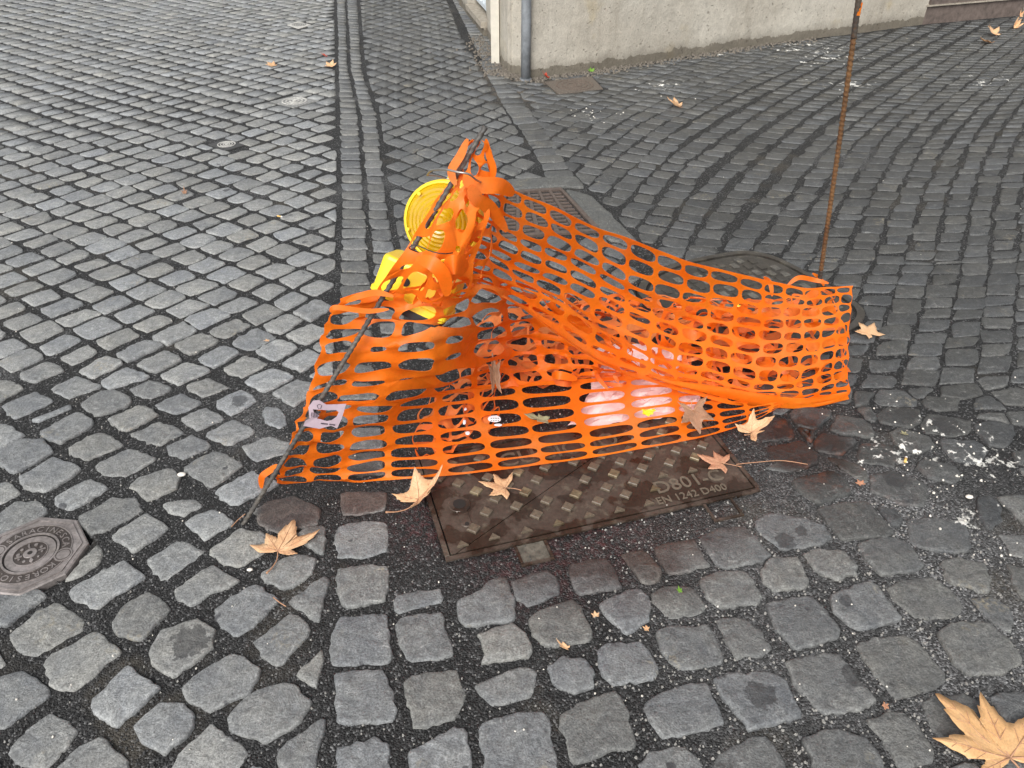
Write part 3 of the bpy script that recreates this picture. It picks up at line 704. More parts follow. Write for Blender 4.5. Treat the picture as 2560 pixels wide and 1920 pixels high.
for side, (A_, B_) in ((bot, (b0, b0 + 1)), (rt, (b0 + 1, b0 + 2)), (tp, (b0 + 2, b0 + 3)), (lf, (b0 + 3, b0))):
    for a, b in zip(side, side[1:]): Fc.append((A_, b, a))
    Fc.append((A_, B_, side[-1]))
road = mesh_obj('road', V, Fc, M_GRIT, None, True); tag(road, kind='structure')
# the darker pavement: a sheet of its own a few millimetres above the road bed
pv = [(x, y, -.0050) for x, y in REG_R]
pavement = mesh_obj('pavement', pv, [tuple(range(len(pv)))], M_GRIT); tag(pavement, kind='structure')
groups = {0: [], 1: []}
for s in stones:
    c = cen(s[0]); px, py = proj((c[0], c[1], 0)); vis = -20 < px < 2580 and -20 < py < 1940
    dep = c[1] * FY + CAMH * math.sin(TH); size = abs(area(s[0])) / (dep ** 3) * (1 if vis else .0001)
    groups[s[3]].append((size, s))
par = {0: road, 1: pavement}
for wch, lst in groups.items():
    lst.sort(key=lambda t: -t[0]); rest = MB()
    for k, (sz, s) in enumerate(lst):
        c = cen(s[0]); dist = math.hypot(c[0], c[1])
        lod = 2 if dist < 2.6 and k < 330 else (1 if dist < 5 else 0)
        if k < 300:
            vs, fs = sett_mesh(s[0], s[2], lod, k + wch * 1000)
            cc = (c[0], c[1], 0)
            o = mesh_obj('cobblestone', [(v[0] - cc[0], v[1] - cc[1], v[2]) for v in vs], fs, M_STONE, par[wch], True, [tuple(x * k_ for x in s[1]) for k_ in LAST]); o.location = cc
        else:
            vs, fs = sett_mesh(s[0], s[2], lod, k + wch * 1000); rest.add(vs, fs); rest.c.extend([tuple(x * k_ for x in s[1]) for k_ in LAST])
    if rest.v:
        o = rest.build('cobblestones', M_STONE, par[wch], True); tag(o, kind='stuff')
print('stones', len(groups[0]), len(groups[1]))
# ------------------------------------------------------------------ walls, pipes, openings
def along(P, i, t): return (P[i][0] + (P[i + 1][0] - P[i][0]) * t, P[i][1] + (P[i + 1][1] - P[i][1]) * t)
def wall_strip(mb, a, b, z0, z1, thick, inward):
    """one solid wall slab from a to b, gridded on its face so that the face can undulate"""
    a = Vector(a); b = Vector(b); L = (b - a).length; t = (b - a) / L; n = Vector((-t.y, t.x)) * inward
    nu = max(2, int(L / .05)); nv = max(2, int((z1 - z0) / .05)); vs = []; fs = []
    for j in range(nv + 1):
        for i in range(nu + 1):
            p = a + t * (L * i / nu); z = z0 + (z1 - z0) * j / nv
            d = .006 * mn.noise(Vector((p.x * 5, p.y * 5, z * 5))) + .004 * mn.noise(Vector((p.x * 17, p.y * 17, z * 12)))
            if z < .09: d += .012 * (1 - max(0, z) / .09) * mn.noise(Vector((p.x * 9, p.y * 9, 3)))
            vs.append((p.x - n.x * d, p.y - n.y * d, z))
    for j in range(nv):
        for i in range(nu):
            k = j * (nu + 1) + i; q = (k, k + 1, k + nu + 2, k + nu + 1); fs.append(q if inward > 0 else q[::-1])
    m = len(vs); vs += [(a.x + n.x * thick, a.y + n.y * thick, z0), (b.x + n.x * thick, b.y + n.y * thick, z0), (b.x + n.x * thick, b.y + n.y * thick, z1), (a.x + n.x * thick, a.y + n.y * thick, z1)]
    le = [j * (nu + 1) for j in range(nv + 1)]; re_ = [j * (nu + 1) + nu for j in range(nv + 1)]
    fs += [tuple([m, m + 3] + le[::-1]), tuple([m + 1] + re_ + [m + 2])[::1], tuple([m + 3, m + 2] + [nv * (nu + 1) + i for i in range(nu, -1, -1)]), (m, m + 1, m + 2, m + 3)]
    mb.add(vs, fs)
wr = thing('plastered_wall', 'pitted beige plaster wall rising behind the dark paving on the right', 'wall', loc=(.13, 5.66, 0))
def wpart(mb, name, mat, parent, smooth=False):
    o = mb.build(name, mat, parent, smooth)
    o.data.transform(Matrix.Translation(-parent.location))
    if smooth and name == 'wall_panel': e = o.modifiers.new('crisp', 'EDGE_SPLIT'); e.split_angle = R(50)
    return o
# seams at measured places along the wall
def wp(x, y):
    v = G(x, y); best = None
    for i in range(len(WALLP) - 1):
        a, b = WALLP[i], WALLP[i + 1]
        # intersection of the camera's vertical plane through the pixel with the wall line
        dx, dy = b[0] - a[0], b[1] - a[1]; den = v.x * dy - v.y * dx
        if abs(den) < 1e-9: continue
        t = (v.y * a[0] - v.x * a[1]) / den
        if -1e-6 <= t <= 1 + 1e-6: return along(WALLP, i, t), i + t
    return None, None
HW = 3.2
def wall_piece(s0, s1, z0, z1, name='wall_panel'):
    mb = MB(); k = s0
    while k < s1 - 1e-6:
        e = min(math.floor(k + 1e-6) + 1, s1); i = int(math.floor(k + 1e-6))
        a = along(WALLP, i, k - i); b = along(WALLP, i, e - i)
        wall_strip(mb, a, b, z0, z1, .4, 1); k = e
    wpart(mb, name, M_WALL, wr, True)
s_a = wp(1310, 195)[1]; s_1 = wp(1872, 110)[1]; s_2 = wp(2046, 95)[1]; s_3 = wp(2168, 82)[1]; s_w0 = wp(2306, 60)[1]; s_w1 = wp(2551, 45)[1]
cuts = [.02, s_1 - .006, s_1 + .002, s_2 - .006, s_2 + .002, s_3 - .006, s_3 + .002, s_w0]
for a, b in ((0.0, s_1), (s_1 + .0015, s_2), (s_2 + .0015, s_3), (s_3 + .0015, s_w0)): wall_piece(a, b, -.05, HW)
wall_piece(s_w1, len(WALLP) - 1.0, -.05, HW)
ZS0, ZS1, ZG1 = .155, .245, .85
wall_piece(s_w0, s_w1, ZG1, HW)
def sp(s, off=0.0, z=0.0):
    i = min(int(s), len(WALLP) - 2); p = along(WALLP, i, s - i); a, b = WALLP[i], WALLP[i + 1]; L = math.hypot(b[0] - a[0], b[1] - a[1]); n = (-(b[1] - a[1]) / L, (b[0] - a[0]) / L)
    return Vector((p[0] + n[0] * off, p[1] + n[1] * off, z))
def sbox(mb, s0, s1, o0, o1, z0, z1, n=1):
    for k in range(n):
        u0 = s0 + (s1 - s0) * k / n; u1 = s0 + (s1 - s0) * (k + 1) / n
        v = [sp(u0, o0, z0), sp(u1, o0, z0), sp(u1, o1, z0), sp(u0, o1, z0), sp(u0, o0, z1), sp(u1, o0, z1), sp(u1, o1, z1), sp(u0, o1, z1)]
        mb.add(v, [(3, 2, 1, 0), (4, 5, 6, 7), (0, 1, 5, 4), (1, 2, 6, 5), (2, 3, 7, 6), (3, 0, 4, 7)])
mb = MB(); sbox(mb, s_w0, s_w1, .004, .4, -.05, ZS0 - .012, 4); wpart(mb, 'plinth', M_SILL, wr)
mb = MB(); sbox(mb, s_w0 - .01, s_w1, -.018, .02, ZS0 - .012, ZS0 - .001, 4); wpart(mb, 'ledge', M_CONC, wr)
bnd = [s_w0 + .012, s_w0 + (s_w1 - s_w0) * .28, s_w0 + (s_w1 - s_w0) * .55, s_w1 - .012]
mb = MB()
for a, b in zip(bnd, bnd[1:]): sbox(mb, a + .004, b - .004, -.004, .2, ZS0, ZS1)
for a, b in zip(bnd, bnd[1:]):
    m1 = MB(); sbox(m1, a + .004, b - .004, -.008, .2, ZS0, ZS1); wpart(m1, 'sill_stone', M_SILL, wr)
mb = MB(); sbox(mb, s_w0, s_w1, .005, .25, ZS0 - .001, ZS0 + .002 + .002); sbox(mb, s_w0, s_w1, .01, .3, ZS1 + .001, ZS1 + .012); wpart(mb, 'mortar', M_CONC, wr)
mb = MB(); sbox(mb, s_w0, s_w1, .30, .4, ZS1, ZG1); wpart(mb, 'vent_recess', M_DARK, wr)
mb = MB(); n = 46
for k in range(n + 1): mb.tube([sp(s_w0 + (s_w1 - s_w0) * k / n, .05, ZS1 + .01), sp(s_w0 + (s_w1 - s_w0) * k / n, .05, ZG1)], .0032, 4, False)
for k in range(22): mb.tube([sp(s_w0 + (s_w1 - s_w0) * q / 4, .045, ZS1 + .022 + k * .027) for q in range(5)], .0032, 4, False)
wpart(mb, 'wire_mesh', mat_plain('mesh_wire', (.20, .20, .17), .5, Metallic=.4), wr)
# left wall, receding up the lane
LW = [g2(1276, 184), g2(1250, 156), g2(1209, 90), g2(1170, 40), (-.62, 8.9), (-1.15, 11.8)]
lw = thing('side_wall', 'beige wall with barred window running up the lane behind the cream pipe', 'wall', loc=(LW[0][0], LW[0][1], 0))
def lseg(a, b, z0, z1, th=.4):
    mb = MB(); wall_strip(mb, a, b, z0, z1, th, -1); wpart(mb, 'wall_panel', M_WALL, lw, True)
lseg(LW[0], LW[1], -.05, HW, .25)
off = .05
def inw(a, b, d):
    L = math.hypot(b[0] - a[0], b[1] - a[1]); n = ((b[1] - a[1]) / L, -(b[0] - a[0]) / L); return (a[0] + n[0] * d, a[1] + n[1] * d), (b[0] + n[0] * d, b[1] + n[1] * d)
a1, b1 = LW[1], LW[2]; a1, b1 = inw(a1, b1, .03)
lseg(a1, b1, -.05, HW)
wa, wb = LW[2], LW[3]
lseg(wa, wb, -.05, .06); lseg(wa, wb, 1.3, HW); lseg(LW[3], LW[4], -.05, HW); lseg(LW[4], LW[5], -.05, HW)
win = MB(); 
def lq(t, d, z):
    (a, b) = inw(wa, wb, d); return Vector((a[0] + (b[0] - a[0]) * t, a[1] + (b[1] - a[1]) * t, z))
def lbox(mb, t0, t1, d0, d1, z0, z1):
    v = [lq(t0, d0, z0), lq(t1, d0, z0), lq(t1, d1, z0), lq(t0, d1, z0), lq(t0, d0, z1), lq(t1, d0, z1), lq(t1, d1, z1), lq(t0, d1, z1)]
    mb.add(v, [(3, 2, 1, 0)[::-1], (4, 5, 6, 7)[::-1], (0, 1, 5, 4)[::-1], (1, 2, 6, 5)[::-1], (2, 3, 7, 6)[::-1], (3, 0, 4, 7)[::-1]])
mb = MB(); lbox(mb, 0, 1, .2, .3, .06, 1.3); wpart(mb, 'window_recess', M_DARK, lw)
mb = MB(); lbox(mb, .01, .99, -.02, .12, .06, .105); wpart(mb, 'window_sill', M_CONC, lw)
wf = MB(); lbox(wf, .02, .98, .055, .085, .16, .19); lbox(wf, .02, .05, .055, .085, .19, 1.28); lbox(wf, .95, .98, .055, .085, .19, 1.28)
wfo = wpart(wf, 'window_frame', M_BARS, lw)
for k in range(6):
    mb = MB(); t = .12 + .15 * k; mb.tube([lq(t, .07, .19), lq(t, .07, 1.28)], .016, 6, False); wpart(mb, 'bar', M_BARS, lw, True)
# corner grey pipe, cream pipe, cable with clamp
gp = g2(1314, 200); gv = (gp[0] + .002, gp[1] - .0)
pt = thing('drain_pipe', 'blue grey painted steel pipe standing at the corner of the beige wall', 'pipe', loc=(gp[0], gp[1], 0))
mb = MB(); mb.tube([Vector((0, .0, z)) for z in (-.04, .35, .7, 1.2, 2, 3)], .0335, 20); mb.build('pipe_body', M_PIPE, pt, True)
mb = MB(); mb.tube([Vector((0, 0, .74)), Vector((0, 0, .765))], .036, 20); mb.build('pipe_collar', M_PIPE, pt, False); mb = MB(); mb.tube([Vector((0, 0, -.03)), Vector((0, 0, .012))], .041, 20); mb.build('pipe_collar', M_PIPE, pt, False)
wpx = g2(1239, 157)
ptw = thing('cable_duct', 'flat cream plastic duct fixed upright beside the black cables on the side wall', 'pipe', loc=(wpx[0], wpx[1], 0))
mb = MB(); mb.prism([(-.032, -.014), (.028, -.022), (.034, .014), (-.026, .022)], 0.0, 3.0, .0); mb.build('duct_body', M_WPIPE, ptw)
mb = MB(); mb.box((-.012, -.024, .51), (.026, .010, .014)); mb.build('clamp', M_RUSTD, ptw)
mb = MB(); mb.tube([Vector((.01, -.02, .51)), Vector((.03, -.03, .512)), Vector((.065, -.02, .512))], .004, 6); mb.build('screw_rod', M_RUSTD, ptw)
cb = thing('cable', 'pair of black cables running up between the cream duct and the corner', 'cable', loc=(wpx[0] + .045, wpx[1] - .01, 0))
for k in range(2):
    mb = MB(); mb.tube([Vector((k * .014 + .002 * math.sin(z * 3 + k), -.004 * k, z)) for z in (-.02, .3, .6, 1, 1.5, 2.2, 3)], .006, 6); mb.build('cable_strand', M_CABLE, cb, True)
# ------------------------------------------------------------------ iron covers
def text_mesh(txt, size, extrude=.0012):
    cu = bpy.data.curves.new('t', 'FONT'); cu.body = txt; cu.size = size; cu.extrude = extrude; cu.align_x = 'CENTER'; cu.align_y = 'CENTER'; cu.resolution_u = 3
    o = bpy.data.objects.new('t', cu); COL.objects.link(o); dg = bpy.context.evaluated_depsgraph_get(); dg.update()
    me = bpy.data.meshes.new_from_object(o.evaluated_get(dg)); bpy.data.objects.remove(o); bpy.data.curves.remove(cu)
    v = [x.co.copy() for x in me.vertices]; f = [tuple(p.vertices) for p in me.polygons]; bpy.data.meshes.remove(me); return v, f
# front hatch, local frame: u along the long lower edge, v towards the back
hc = Vector((cen(HATCH)[0], cen(HATCH)[1], 0)); a, b = Vector(HATCH[0]), Vector(HATCH[1]); ux = (b - a).normalized(); d_ = Vector(HATCH[3])
HLEN = (b - a).length; vy = Vector((-ux.y, ux.x)); HWID = (d_ - a).dot(vy) * .98
hrot = math.atan2(ux.y, ux.x)
hatch = thing('access_cover', 'wet brown iron access cover with raised studs under the front edge of the net', 'manhole cover', loc=(a.x, a.y, 0)); hatch.rotation_euler = (0, 0, hrot)
SK = (d_ - a).dot(ux) / HWID   # slight skew
def hs_(u, v): return (u + v * SK, v)
def hp(pts): return [hs_(*p) for p in pts]
mb = MB(); mb.prism(hp([(.010, .010), (.022, .010), (HLEN - .13, HWID - .01), (.010, HWID - .01)]), -.03, .0005, .0012); mb.build('cover_plate', M_HATCH, hatch)
mb = MB(); mb.prism(hp([(.027, .010), (HLEN - .012, .010), (HLEN - .012, HWID - .01), (HLEN - .125, HWID - .01)]), -.03, .0005, .0012); mb.build('cover_plate', M_HATCH, hatch)
mb = MB()
for q in ([(-.006, -.008), (HLEN, -.008), (HLEN, .004), (-.006, .004)], [(-.006, .006), (.006, .006), (.006, HWID), (-.006, HWID)], [(HLEN - .008, .006), (HLEN + .004, .006), (HLEN + .004, HWID), (HLEN - .008, HWID)], [(-.006, HWID - .006), (HLEN + .004, HWID - .006), (HLEN + .004, HWID + .006), (-.006, HWID + .006)]): mb.prism(hp(q), -.03, .002, .001)
def lug(u0):
    for q in ([(u0, -.075), (u0 + .085, -.075), (u0 + .085, -.068), (u0, -.068)], [(u0, -.066), (u0 + .007, -.066), (u0 + .007, -.01), (u0, -.01)], [(u0 + .078, -.066), (u0 + .085, -.066), (u0 + .085, -.01), (u0 + .078, -.01)]): mb.prism(hp(q), -.03, .0015, .001)
lug(.165); lug(HLEN - .175)
mb.build('cover_frame', M_HATCH, hatch)
mb = MB(); mb.prism(hp([(.173, -.067), (.242, -.067), (.242, -.009), (.173, -.009)]), -.02, -.0025); mb.build('lug_infill', mat_plain('grimy_cement', (.11, .098, .078), .8, 60, .5, .003), hatch)
mb = MB(); mb.prism(hp([(-.02, -.02), (HLEN + .015, -.02), (HLEN + .015, HWID + .02), (-.02, HWID + .02)]), -.035, -.0078); mb.build('seat_grime', M_SEAM, hatch)
def stud(u, v, r, tri=0):
    m = MB()
    if tri: q = [(u - r, v - r * .5), (u + r, v - r * .5), (u, v + r * .7)]
    else: q = [(u - r, v), (u, v - r), (u + r, v), (u, v + r)]
    an = R(45) if not tri else R(random.choice((0, 0, 90, 180)))
    m.prism(hp(q), .0, .0080, .0022); return m
k = 0
for i in range(22):
    for j in range(12):
        u = .045 + i * .042; v = .035 + j * .042
        if (i + j) % 2: continue
        if u > HLEN - .03 or v > HWID - .02: continue
        if .035 < u < .115 and .09 < v < .22: continue
        if u > HLEN * .69 and v < .115: continue
        if .18 < u < .62 and .255 < v < .335: continue
        du = (.022 + (HLEN - .15) * v / HWID - u) * .5
        if abs(du) < .012: continue
        tri = j in (0,) or v > HWID - .045 or (u > HLEN * .66 and v < .16)
        stud(u + random.uniform(-.003, .003), v + random.uniform(-.003, .003), .0185 if not tri else .015, tri).build('stud', M_STUD if random.random() < .22 else M_STUD2, hatch)
# key hole plate
mb = MB()
ring = lambda cx, cy, r, n=18: [(cx + r * math.cos(2 * math.pi * q / n), cy + r * math.sin(2 * math.pi * q / n)) for q in range(n)]
kc = (.072, .170)
mb.prism(hp(ring(kc[0], kc[1], .030)), 0, .0045, .0015); mb.prism(hp([(kc[0] - .012, .098), (kc[0] + .014, .098), (kc[0] + .014, .146), (kc[0] - .012, .146)]), 0, .004, .0015); mb.prism(hp(ring(kc[0] + .001, .098, .014)), 0, .0048, .0015); mb.prism(hp(ring(kc[0], kc[1] + .034, .010)), 0, .0048, .0015)
kp = mb.build('key_plate', M_HATCH, hatch)
mb = MB(); mb.prism(hp(ring(kc[0], kc[1], .017)), .001, .0052); mb.build('key_hole', M_SEAM, kp)
mb = MB(); mb.prism(hp(ring(kc[0] + .001, .094, .006)), .001, .0056); mb.build('key_hole', M_SEAM, kp)
def place_text(txt, size, u, v, name, mat=M_HATCH, rot=0.0, ex=.0022, parent=hatch, z=.0012):
    vs, fs = text_mesh(txt, size, ex); M_ = Matrix.Rotation(rot, 3, 'Z')
    out = []
    for p in vs:
        q = M_ @ p; x, y = hs_(u + q.x, v + q.y) if parent is hatch else (u + q.x, v + q.y); out.append((x, y, z + p.z))
    return mesh_obj(name, out, fs, mat, parent)
M_LET = mat_iron('raised_letter_iron', (.19, .165, .12), (.26, .22, .16), .3, .4)
M_LETP = mat_plain('letter_iron', (.145, .118, .088), .5, 200, .15)
place_text('D801-C', .062, HLEN - .17, .078, 'lettering', M_LETP)
place_text('EN 1242 D400', .034, HLEN - .185, .032, 'lettering', M_LETP)
place_text('CUCICUO', .078, .40, .300, 'lettering', M_STUD2)
# big rounded cover behind
c2 = cen(MH2); mh = thing('chamber_cover', 'large dark iron chamber cover with rounded rim between the net and the rusty rod', 'manhole cover', loc=(c2[0], c2[1], 0))
q2 = ccw([(x - c2[0], y - c2[1]) for x, y in MH2])
def chk(p, k=.25):
    o_ = []
    for i in range(len(p)):
        a_, b_ = p[i], p[(i + 1) % len(p)]; o_ += [(a_[0] + (b_[0] - a_[0]) * k, a_[1] + (b_[1] - a_[1]) * k), (b_[0] - (b_[0] - a_[0]) * k, b_[1] - (b_[1] - a_[1]) * k)]
    return o_
q2 = chk(chk(q2))
def scl(p, k): return [(x * k, y * k) for x, y in p]
def ringmesh(mb, p, k0, k1, z0, z1):
    n = len(p); A = scl(p, k0); Bq = scl(p, k1)
    vs = [(x, y, z0) for x, y in A] + [(x, y, z1) for x, y in A] + [(x, y, z1) for x, y in Bq] + [(x, y, z0) for x, y in Bq]
    fs = []
    for i in range(n):
        j = (i + 1) % n
        for r_ in range(3): fs.append((r_ * n + i, r_ * n + j, (r_ + 1) * n + j, (r_ + 1) * n + i))
    mb.add(vs, fs)
mb = MB(); ringmesh(mb, q2, 1.0, .93, -.03, .006); mb.build('rim', M_HATCH2, mh)
mb = MB(); mb.prism(scl(q2, .99), -.03, -.006); mb.build('seat_grime', M_SEAM, mh)
mb = MB(); mb.prism(scl(q2, .905), -.02, .003, .003); mb.build('cover_plate', M_HATCH2, mh)
M_WORN = mat_iron('scuffed_pad_iron', (.10, .095, .085), (.20, .19, .165), .2, .5)
ra = math.atan2(2.429 - 2.925, 1.275 - 1.038)
cnt = 0
for i in range(-12, 13):
    for j in range(-12, 13):
        x = i * .056 + (j % 2) * .028; y = j * .046
        X = x * math.cos(ra) - y * math.sin(ra); Y = x * math.sin(ra) + y * math.cos(ra)
        if not inside((X, Y), scl(q2, .80)): continue
        m = MB(); h = .019; qq = []
        for dx, dy in ((-h, -h * .7), (h, -h * .7), (h, h * .7), (-h, h * .7)):
            qq.append((X + dx * math.cos(ra) - dy * math.sin(ra), Y + dx * math.sin(ra) + dy * math.cos(ra)))
        m.prism(qq, .002, .0075, .002); m.build('stud', M_WORN if (X > .1 and Y > .15) or random.random() < .25 else M_HATCH2, mh); cnt += 1
# octagonal valve cover
oc = thing('valve_cover', 'worn octagonal iron valve cover with ring lettering set in the pale setts, lower left', 'manhole cover', loc=(OCTC[0], OCTC[1], 0)); oc.rotation_euler = (0, 0, 0)
o8 = [(x - OCTC[0], y - OCTC[1]) for x, y in OCT]
mb = MB(); mb.prism(o8, -.03, .006, .003); mb.build('cover_plate', M_OCT, oc)
mb = MB(); ringmesh(mb, o8, .90, .865, .005, .0085); ringmesh(mb, ring(0, 0, .1, 40), .95, .93, .005, .0078); mb.build('rim', M_OCT, oc)
mb = MB(); ringmesh(mb, ring(0, 0, .001, 40), 92, 66, .0055, .0064); mb.build('letter_band', M_OCTD, oc)
mb = MB(); ringmesh(mb, ring(0, 0, .001, 40), 66, 61, .005, .0095); mb.build('ring', M_OCT, oc)
mb = MB(); ringmesh(mb, ring(0, 0, .001, 40), 61, 57, .0055, .0062); mb.build('groove', M_SEAM, oc)
mb = MB(); ringmesh(mb, ring(0, 0, .001, 40), 40, 38, .005, .0078); mb.build('ring', M_OCT, oc)
mb = MB(); mb.prism(ring(0, 0, .038, 30), .005, .0063); mb.build('hub_recess', M_OCTD, oc)
mb = MB(); mb.prism(ring(0, 0, .016, 20), .005, .009, .001); 
for k in range(10):
    t = 2 * math.pi * k / 10 + .3; mb.prism(ring(.027 * math.cos(t), .027 * math.sin(t), .0028 + .001 * (k % 3), 8), .005, .0085)
for k in range(4):
    t = 2 * math.pi * k / 4 + .6; c_, s_ = math.cos(t), math.sin(t); mb.prism([(c_ * .018 - s_ * .002, s_ * .018 + c_ * .002), (c_ * .018 + s_ * .002, s_ * .018 - c_ * .002), (c_ * .034 + s_ * .002, s_ * .034 - c_ * .002), (c_ * .034 - s_ * .002, s_ * .034 + c_ * .002)], .005, .008)
hub = mb.build('hub', M_OCT, oc)
mb = MB(); mb.prism(ring(0, 0, .006, 12), .006, .0095); mb.build('key_hole', M_SEAM, hub)
for sgn in (1, -1):
    mb = MB(); mb.prism(ring(sgn * .083, sgn * .0 + .0, .021, 20), .005, .0085); b_ = mb.build('boss', M_OCT, oc)
    mb = MB(); 
    vs_, fs_ = [], []
    m2 = MB(); ringmesh(m2, ring(0, 0, .001, 20), 17.5, 15.5, .0084, .0089); m2.v = [v + Vector((sgn * .083, 0, 0)) for v in m2.v]; m2.build('groove', M_OCTD, b_)
def arc_text(txt, r, a0, a1, size, flip=False):
    out = MB()
    for k, ch in enumerate(txt):
        if ch == ' ': continue
        t = R(a0 + (a1 - a0) * k / (len(txt) - 1)); vs, fs = text_mesh(ch, size, .0008)
        rot = t - math.pi / 2 if not flip else t + math.pi / 2
        M_ = Matrix.Rotation(rot, 3, 'Z')
        out.add([(M_ @ Vector((p.x, p.y, 0))) + Vector((r * math.cos(t), r * math.sin(t), .0068 + p.z)) for p in vs], fs)
    return out
arc_text('SARACINESCA', .079, 155, 25, .024).build('lettering', M_OCT, oc)
arc_text('KORESIO.AVE', .079, 335, 205, .024).build('lettering', M_OCT, oc)
oc.rotation_euler = (0, 0, R(-3))
# grate and its basalt kerb slabs
gcn = cen(GRATE); gr = thing('drain_grate', 'brown cast iron drain grate framed by basalt slabs behind the orange net', 'drain grate', loc=(gcn[0], gcn[1], 0))
gq = [Vector((x - gcn[0], y - gcn[1], 0)) for x, y in GRATE]  # TL TR BR BL
def gl(u, v, z=0): 
    t = gq[0].lerp(gq[1], u); b_ = gq[3].lerp(gq[2], u); p = b_.lerp(t, v); p.z = z; return p
M_GR = mat_plain('brown_grate_iron', (.13, .10, .085), .55, 60, .3, .002, Metallic=.2)
def gbar(mb, u0, u1, v0, v1, z0=-.03, z1=.004):
    q = [gl(u0, v0), gl(u1, v0), gl(u1, v1), gl(u0, v1)]; mb.prism([(p.x, p.y) for p in q], z0, z1, .0012)
mb = MB(); gbar(mb, 0, 1, 0, .05); gbar(mb, 0, 1, .95, 1); gbar(mb, 0, .05, .052, .948); gbar(mb, .95, 1, .052, .948); mb.build('grate_frame', M_GR, gr)
for k in range(1, 5):
    u = .05 + .9 * k / 5; mb = MB(); gbar(mb, u - .022, u + .022, .052, .948); mb.build('long_bar', M_GR, gr)
for i in range(5):
    for k in range(1, 12):
        v = .05 + .9 * k / 12; u0 = .05 + .9 * i / 5 + .024; u1 = .05 + .9 * (i + 1) / 5 - .024
        mb = MB(); gbar(mb, u0, u1, v - .014, v + .014, -.03, .001); mb.build('cross_bar', M_GR, gr)
mb = MB(); q = [gl(0, 0), gl(1, 0), gl(1, 1), gl(0, 1)]; mb.prism([(p.x, p.y) for p in q], -.25, -.0298); mb.build('gully', M_DARK, gr)
def slab(poly, label):
    vs, fs = sett_mesh(ccw(poly), 3, 2, random.random() * 99); c = cen(poly)
    o = mesh_obj('kerb_slab', [(v[0] - c[0], v[1] - c[1], v[2]) for v in vs], fs, M_STONE, pavement, True, [(.105, .108, .105)] * len(vs)); o.location = (c[0], c[1], .002)
slab(SLAB_R, ''); slab(SLAB_T, '')
# small square covers in the left field and by the wall
def small_cover(poly, label, mat, mat2, k=1.0):
    p = ccw(poly); c = cen(p); t = thing('square_cover', label, 'manhole cover', loc=(c[0], c[1], 0)); q = [(x - c[0], y - c[1]) for x, y in p]
    r = min(segd((0, 0), q[i], q[(i + 1) % 4]) for i in range(4))
    mb = MB(); mb.prism(q, -.03, .001, .002); mb.build('cover_plate', mat, t)
    mb = MB()
    for rr in (.85, .6, .35): ringmesh(mb, ring(0, 0, r, 28), rr, rr - .09, .0, .004)
    mb.build('ring', mat2, t)
    mb = MB(); mb.prism(ring(0, 0, r * .13, 12), .0, .0045); mb.build('boss', mat2, t)
    return t
M_PG = mat_plain('pale_dusty_iron', (.24, .24, .23), .6, 60, .5, .003); M_PG2 = mat_plain('whitened_iron', (.50, .49, .46), .7, 60, .4, .003)
M_BG = mat_plain('brown_dusty_iron', (.13, .108, .088), .7, 90, .5, .003); M_BG2 = mat_plain('brown_iron_ridge', (.13, .10, .08), .7, 90, .4, .003)
small_cover(C1, 'pale square valve cover with worn rings beside the double sett band', M_PG, M_PG2)
small_cover(C2, 'dark square valve cover with pale ring in the middle of the left sett field', mat_plain('dark_cover', (.06, .06, .06), .7, 90, .4), M_PG2)
small_cover(C3, 'farthest pale square cover in the left sett field', M_PG2, M_PG)
small_cover(C4, 'brown dusty square cover with concentric rings at the foot of the plaster wall', M_BG, M_BG2)
#==PART3==
# ------------------------------------------------------------------ the steel rods
def rod(base, top, r, mat_fn, pitch, rib, name_parent):
    base = Vector(base); top = Vector(top); L = (top - base).length; n = int(L / .0035)
    pts = [base.lerp(top, k / n) + Vector((.004 * math.sin(3 * k / n), .003 * math.sin(5 * k / n), 0)) for k in range(n + 1)]
    return pts, n
def rebar_part(pts, r, mat, parent, pitch=.012, rib=.2, name='rod_section', twist=False):
    mb = MB(); loc = parent.location; st_ = (pts[1] - pts[0]).length
    def rf(i, k):
        ph = (i * st_ / pitch + k / 10.0 * 1.0) % 1.0
        if twist: return 1 + rib * math.cos(2 * (2 * math.pi * k / 10) - 2 * math.pi * i * st_ / pitch)
        long_rib = 1.10 if k in (0, 5) else 1
        return long_rib * (1 + rib * max(0, math.cos(2 * math.pi * ph)) ** 2)
    mb.tube([p - loc for p in pts], r, 10, True, rf); return mb.build(name, mat, parent, True)
SL0 = G(612, 1304); SL1 = GY(1213, 316, 1.60)
SL0 = SL0 - (SL1 - SL0).normalized() * .05
rl = thing('steel_rod', 'bare twisted steel rod leaning right, planted in the pale setts and carrying the yellow lamp', 'steel rod', loc=tuple(G(612, 1304)))
pts, n = rod(SL0, SL1, .0058, None, .012, .25, rl)
rebar_part(pts, .0056, M_REBAR, rl, .017, .15, 'rod_section', True)
def on_rod(t): return SL0.lerp(SL1, t)
SR0 = G(2036, 790); SR1 = GY(2152, -60, 2.28)
rr_ = thing('steel_rod', 'tall rusty ribbed rod standing upright at the far right end of the orange net', 'steel rod', loc=tuple(SR0))
SR0 = SR0 - (SR1 - SR0).normalized() * .05; SRT = SR0 + (SR1 - SR0) * 1.06
pts, n = rod(SR0, SRT, .0075, None, .012, .25, rr_)
k1 = int(n * .20); k2 = int(n * .82)
rebar_part(pts[:k1 + 1], .0066, M_RUSTD, rr_, .015, .35); rebar_part(pts[k1:k2 + 1], .0066, M_RUST, rr_, .015, .35); rebar_part(pts[k2:], .0078, M_RUSTD, rr_, .013, .15)
tp = SR0.lerp(SRT, .895); mb = MB(); mb.tube([tp - rr_.location + Vector((.009 * math.cos(a_ * .6), -.009 * math.sin(a_ * .6), .001 * a_)) for a_ in range(12)], .0012, 5); mb.build('wire_tie', M_RUSTD, rr_, True)
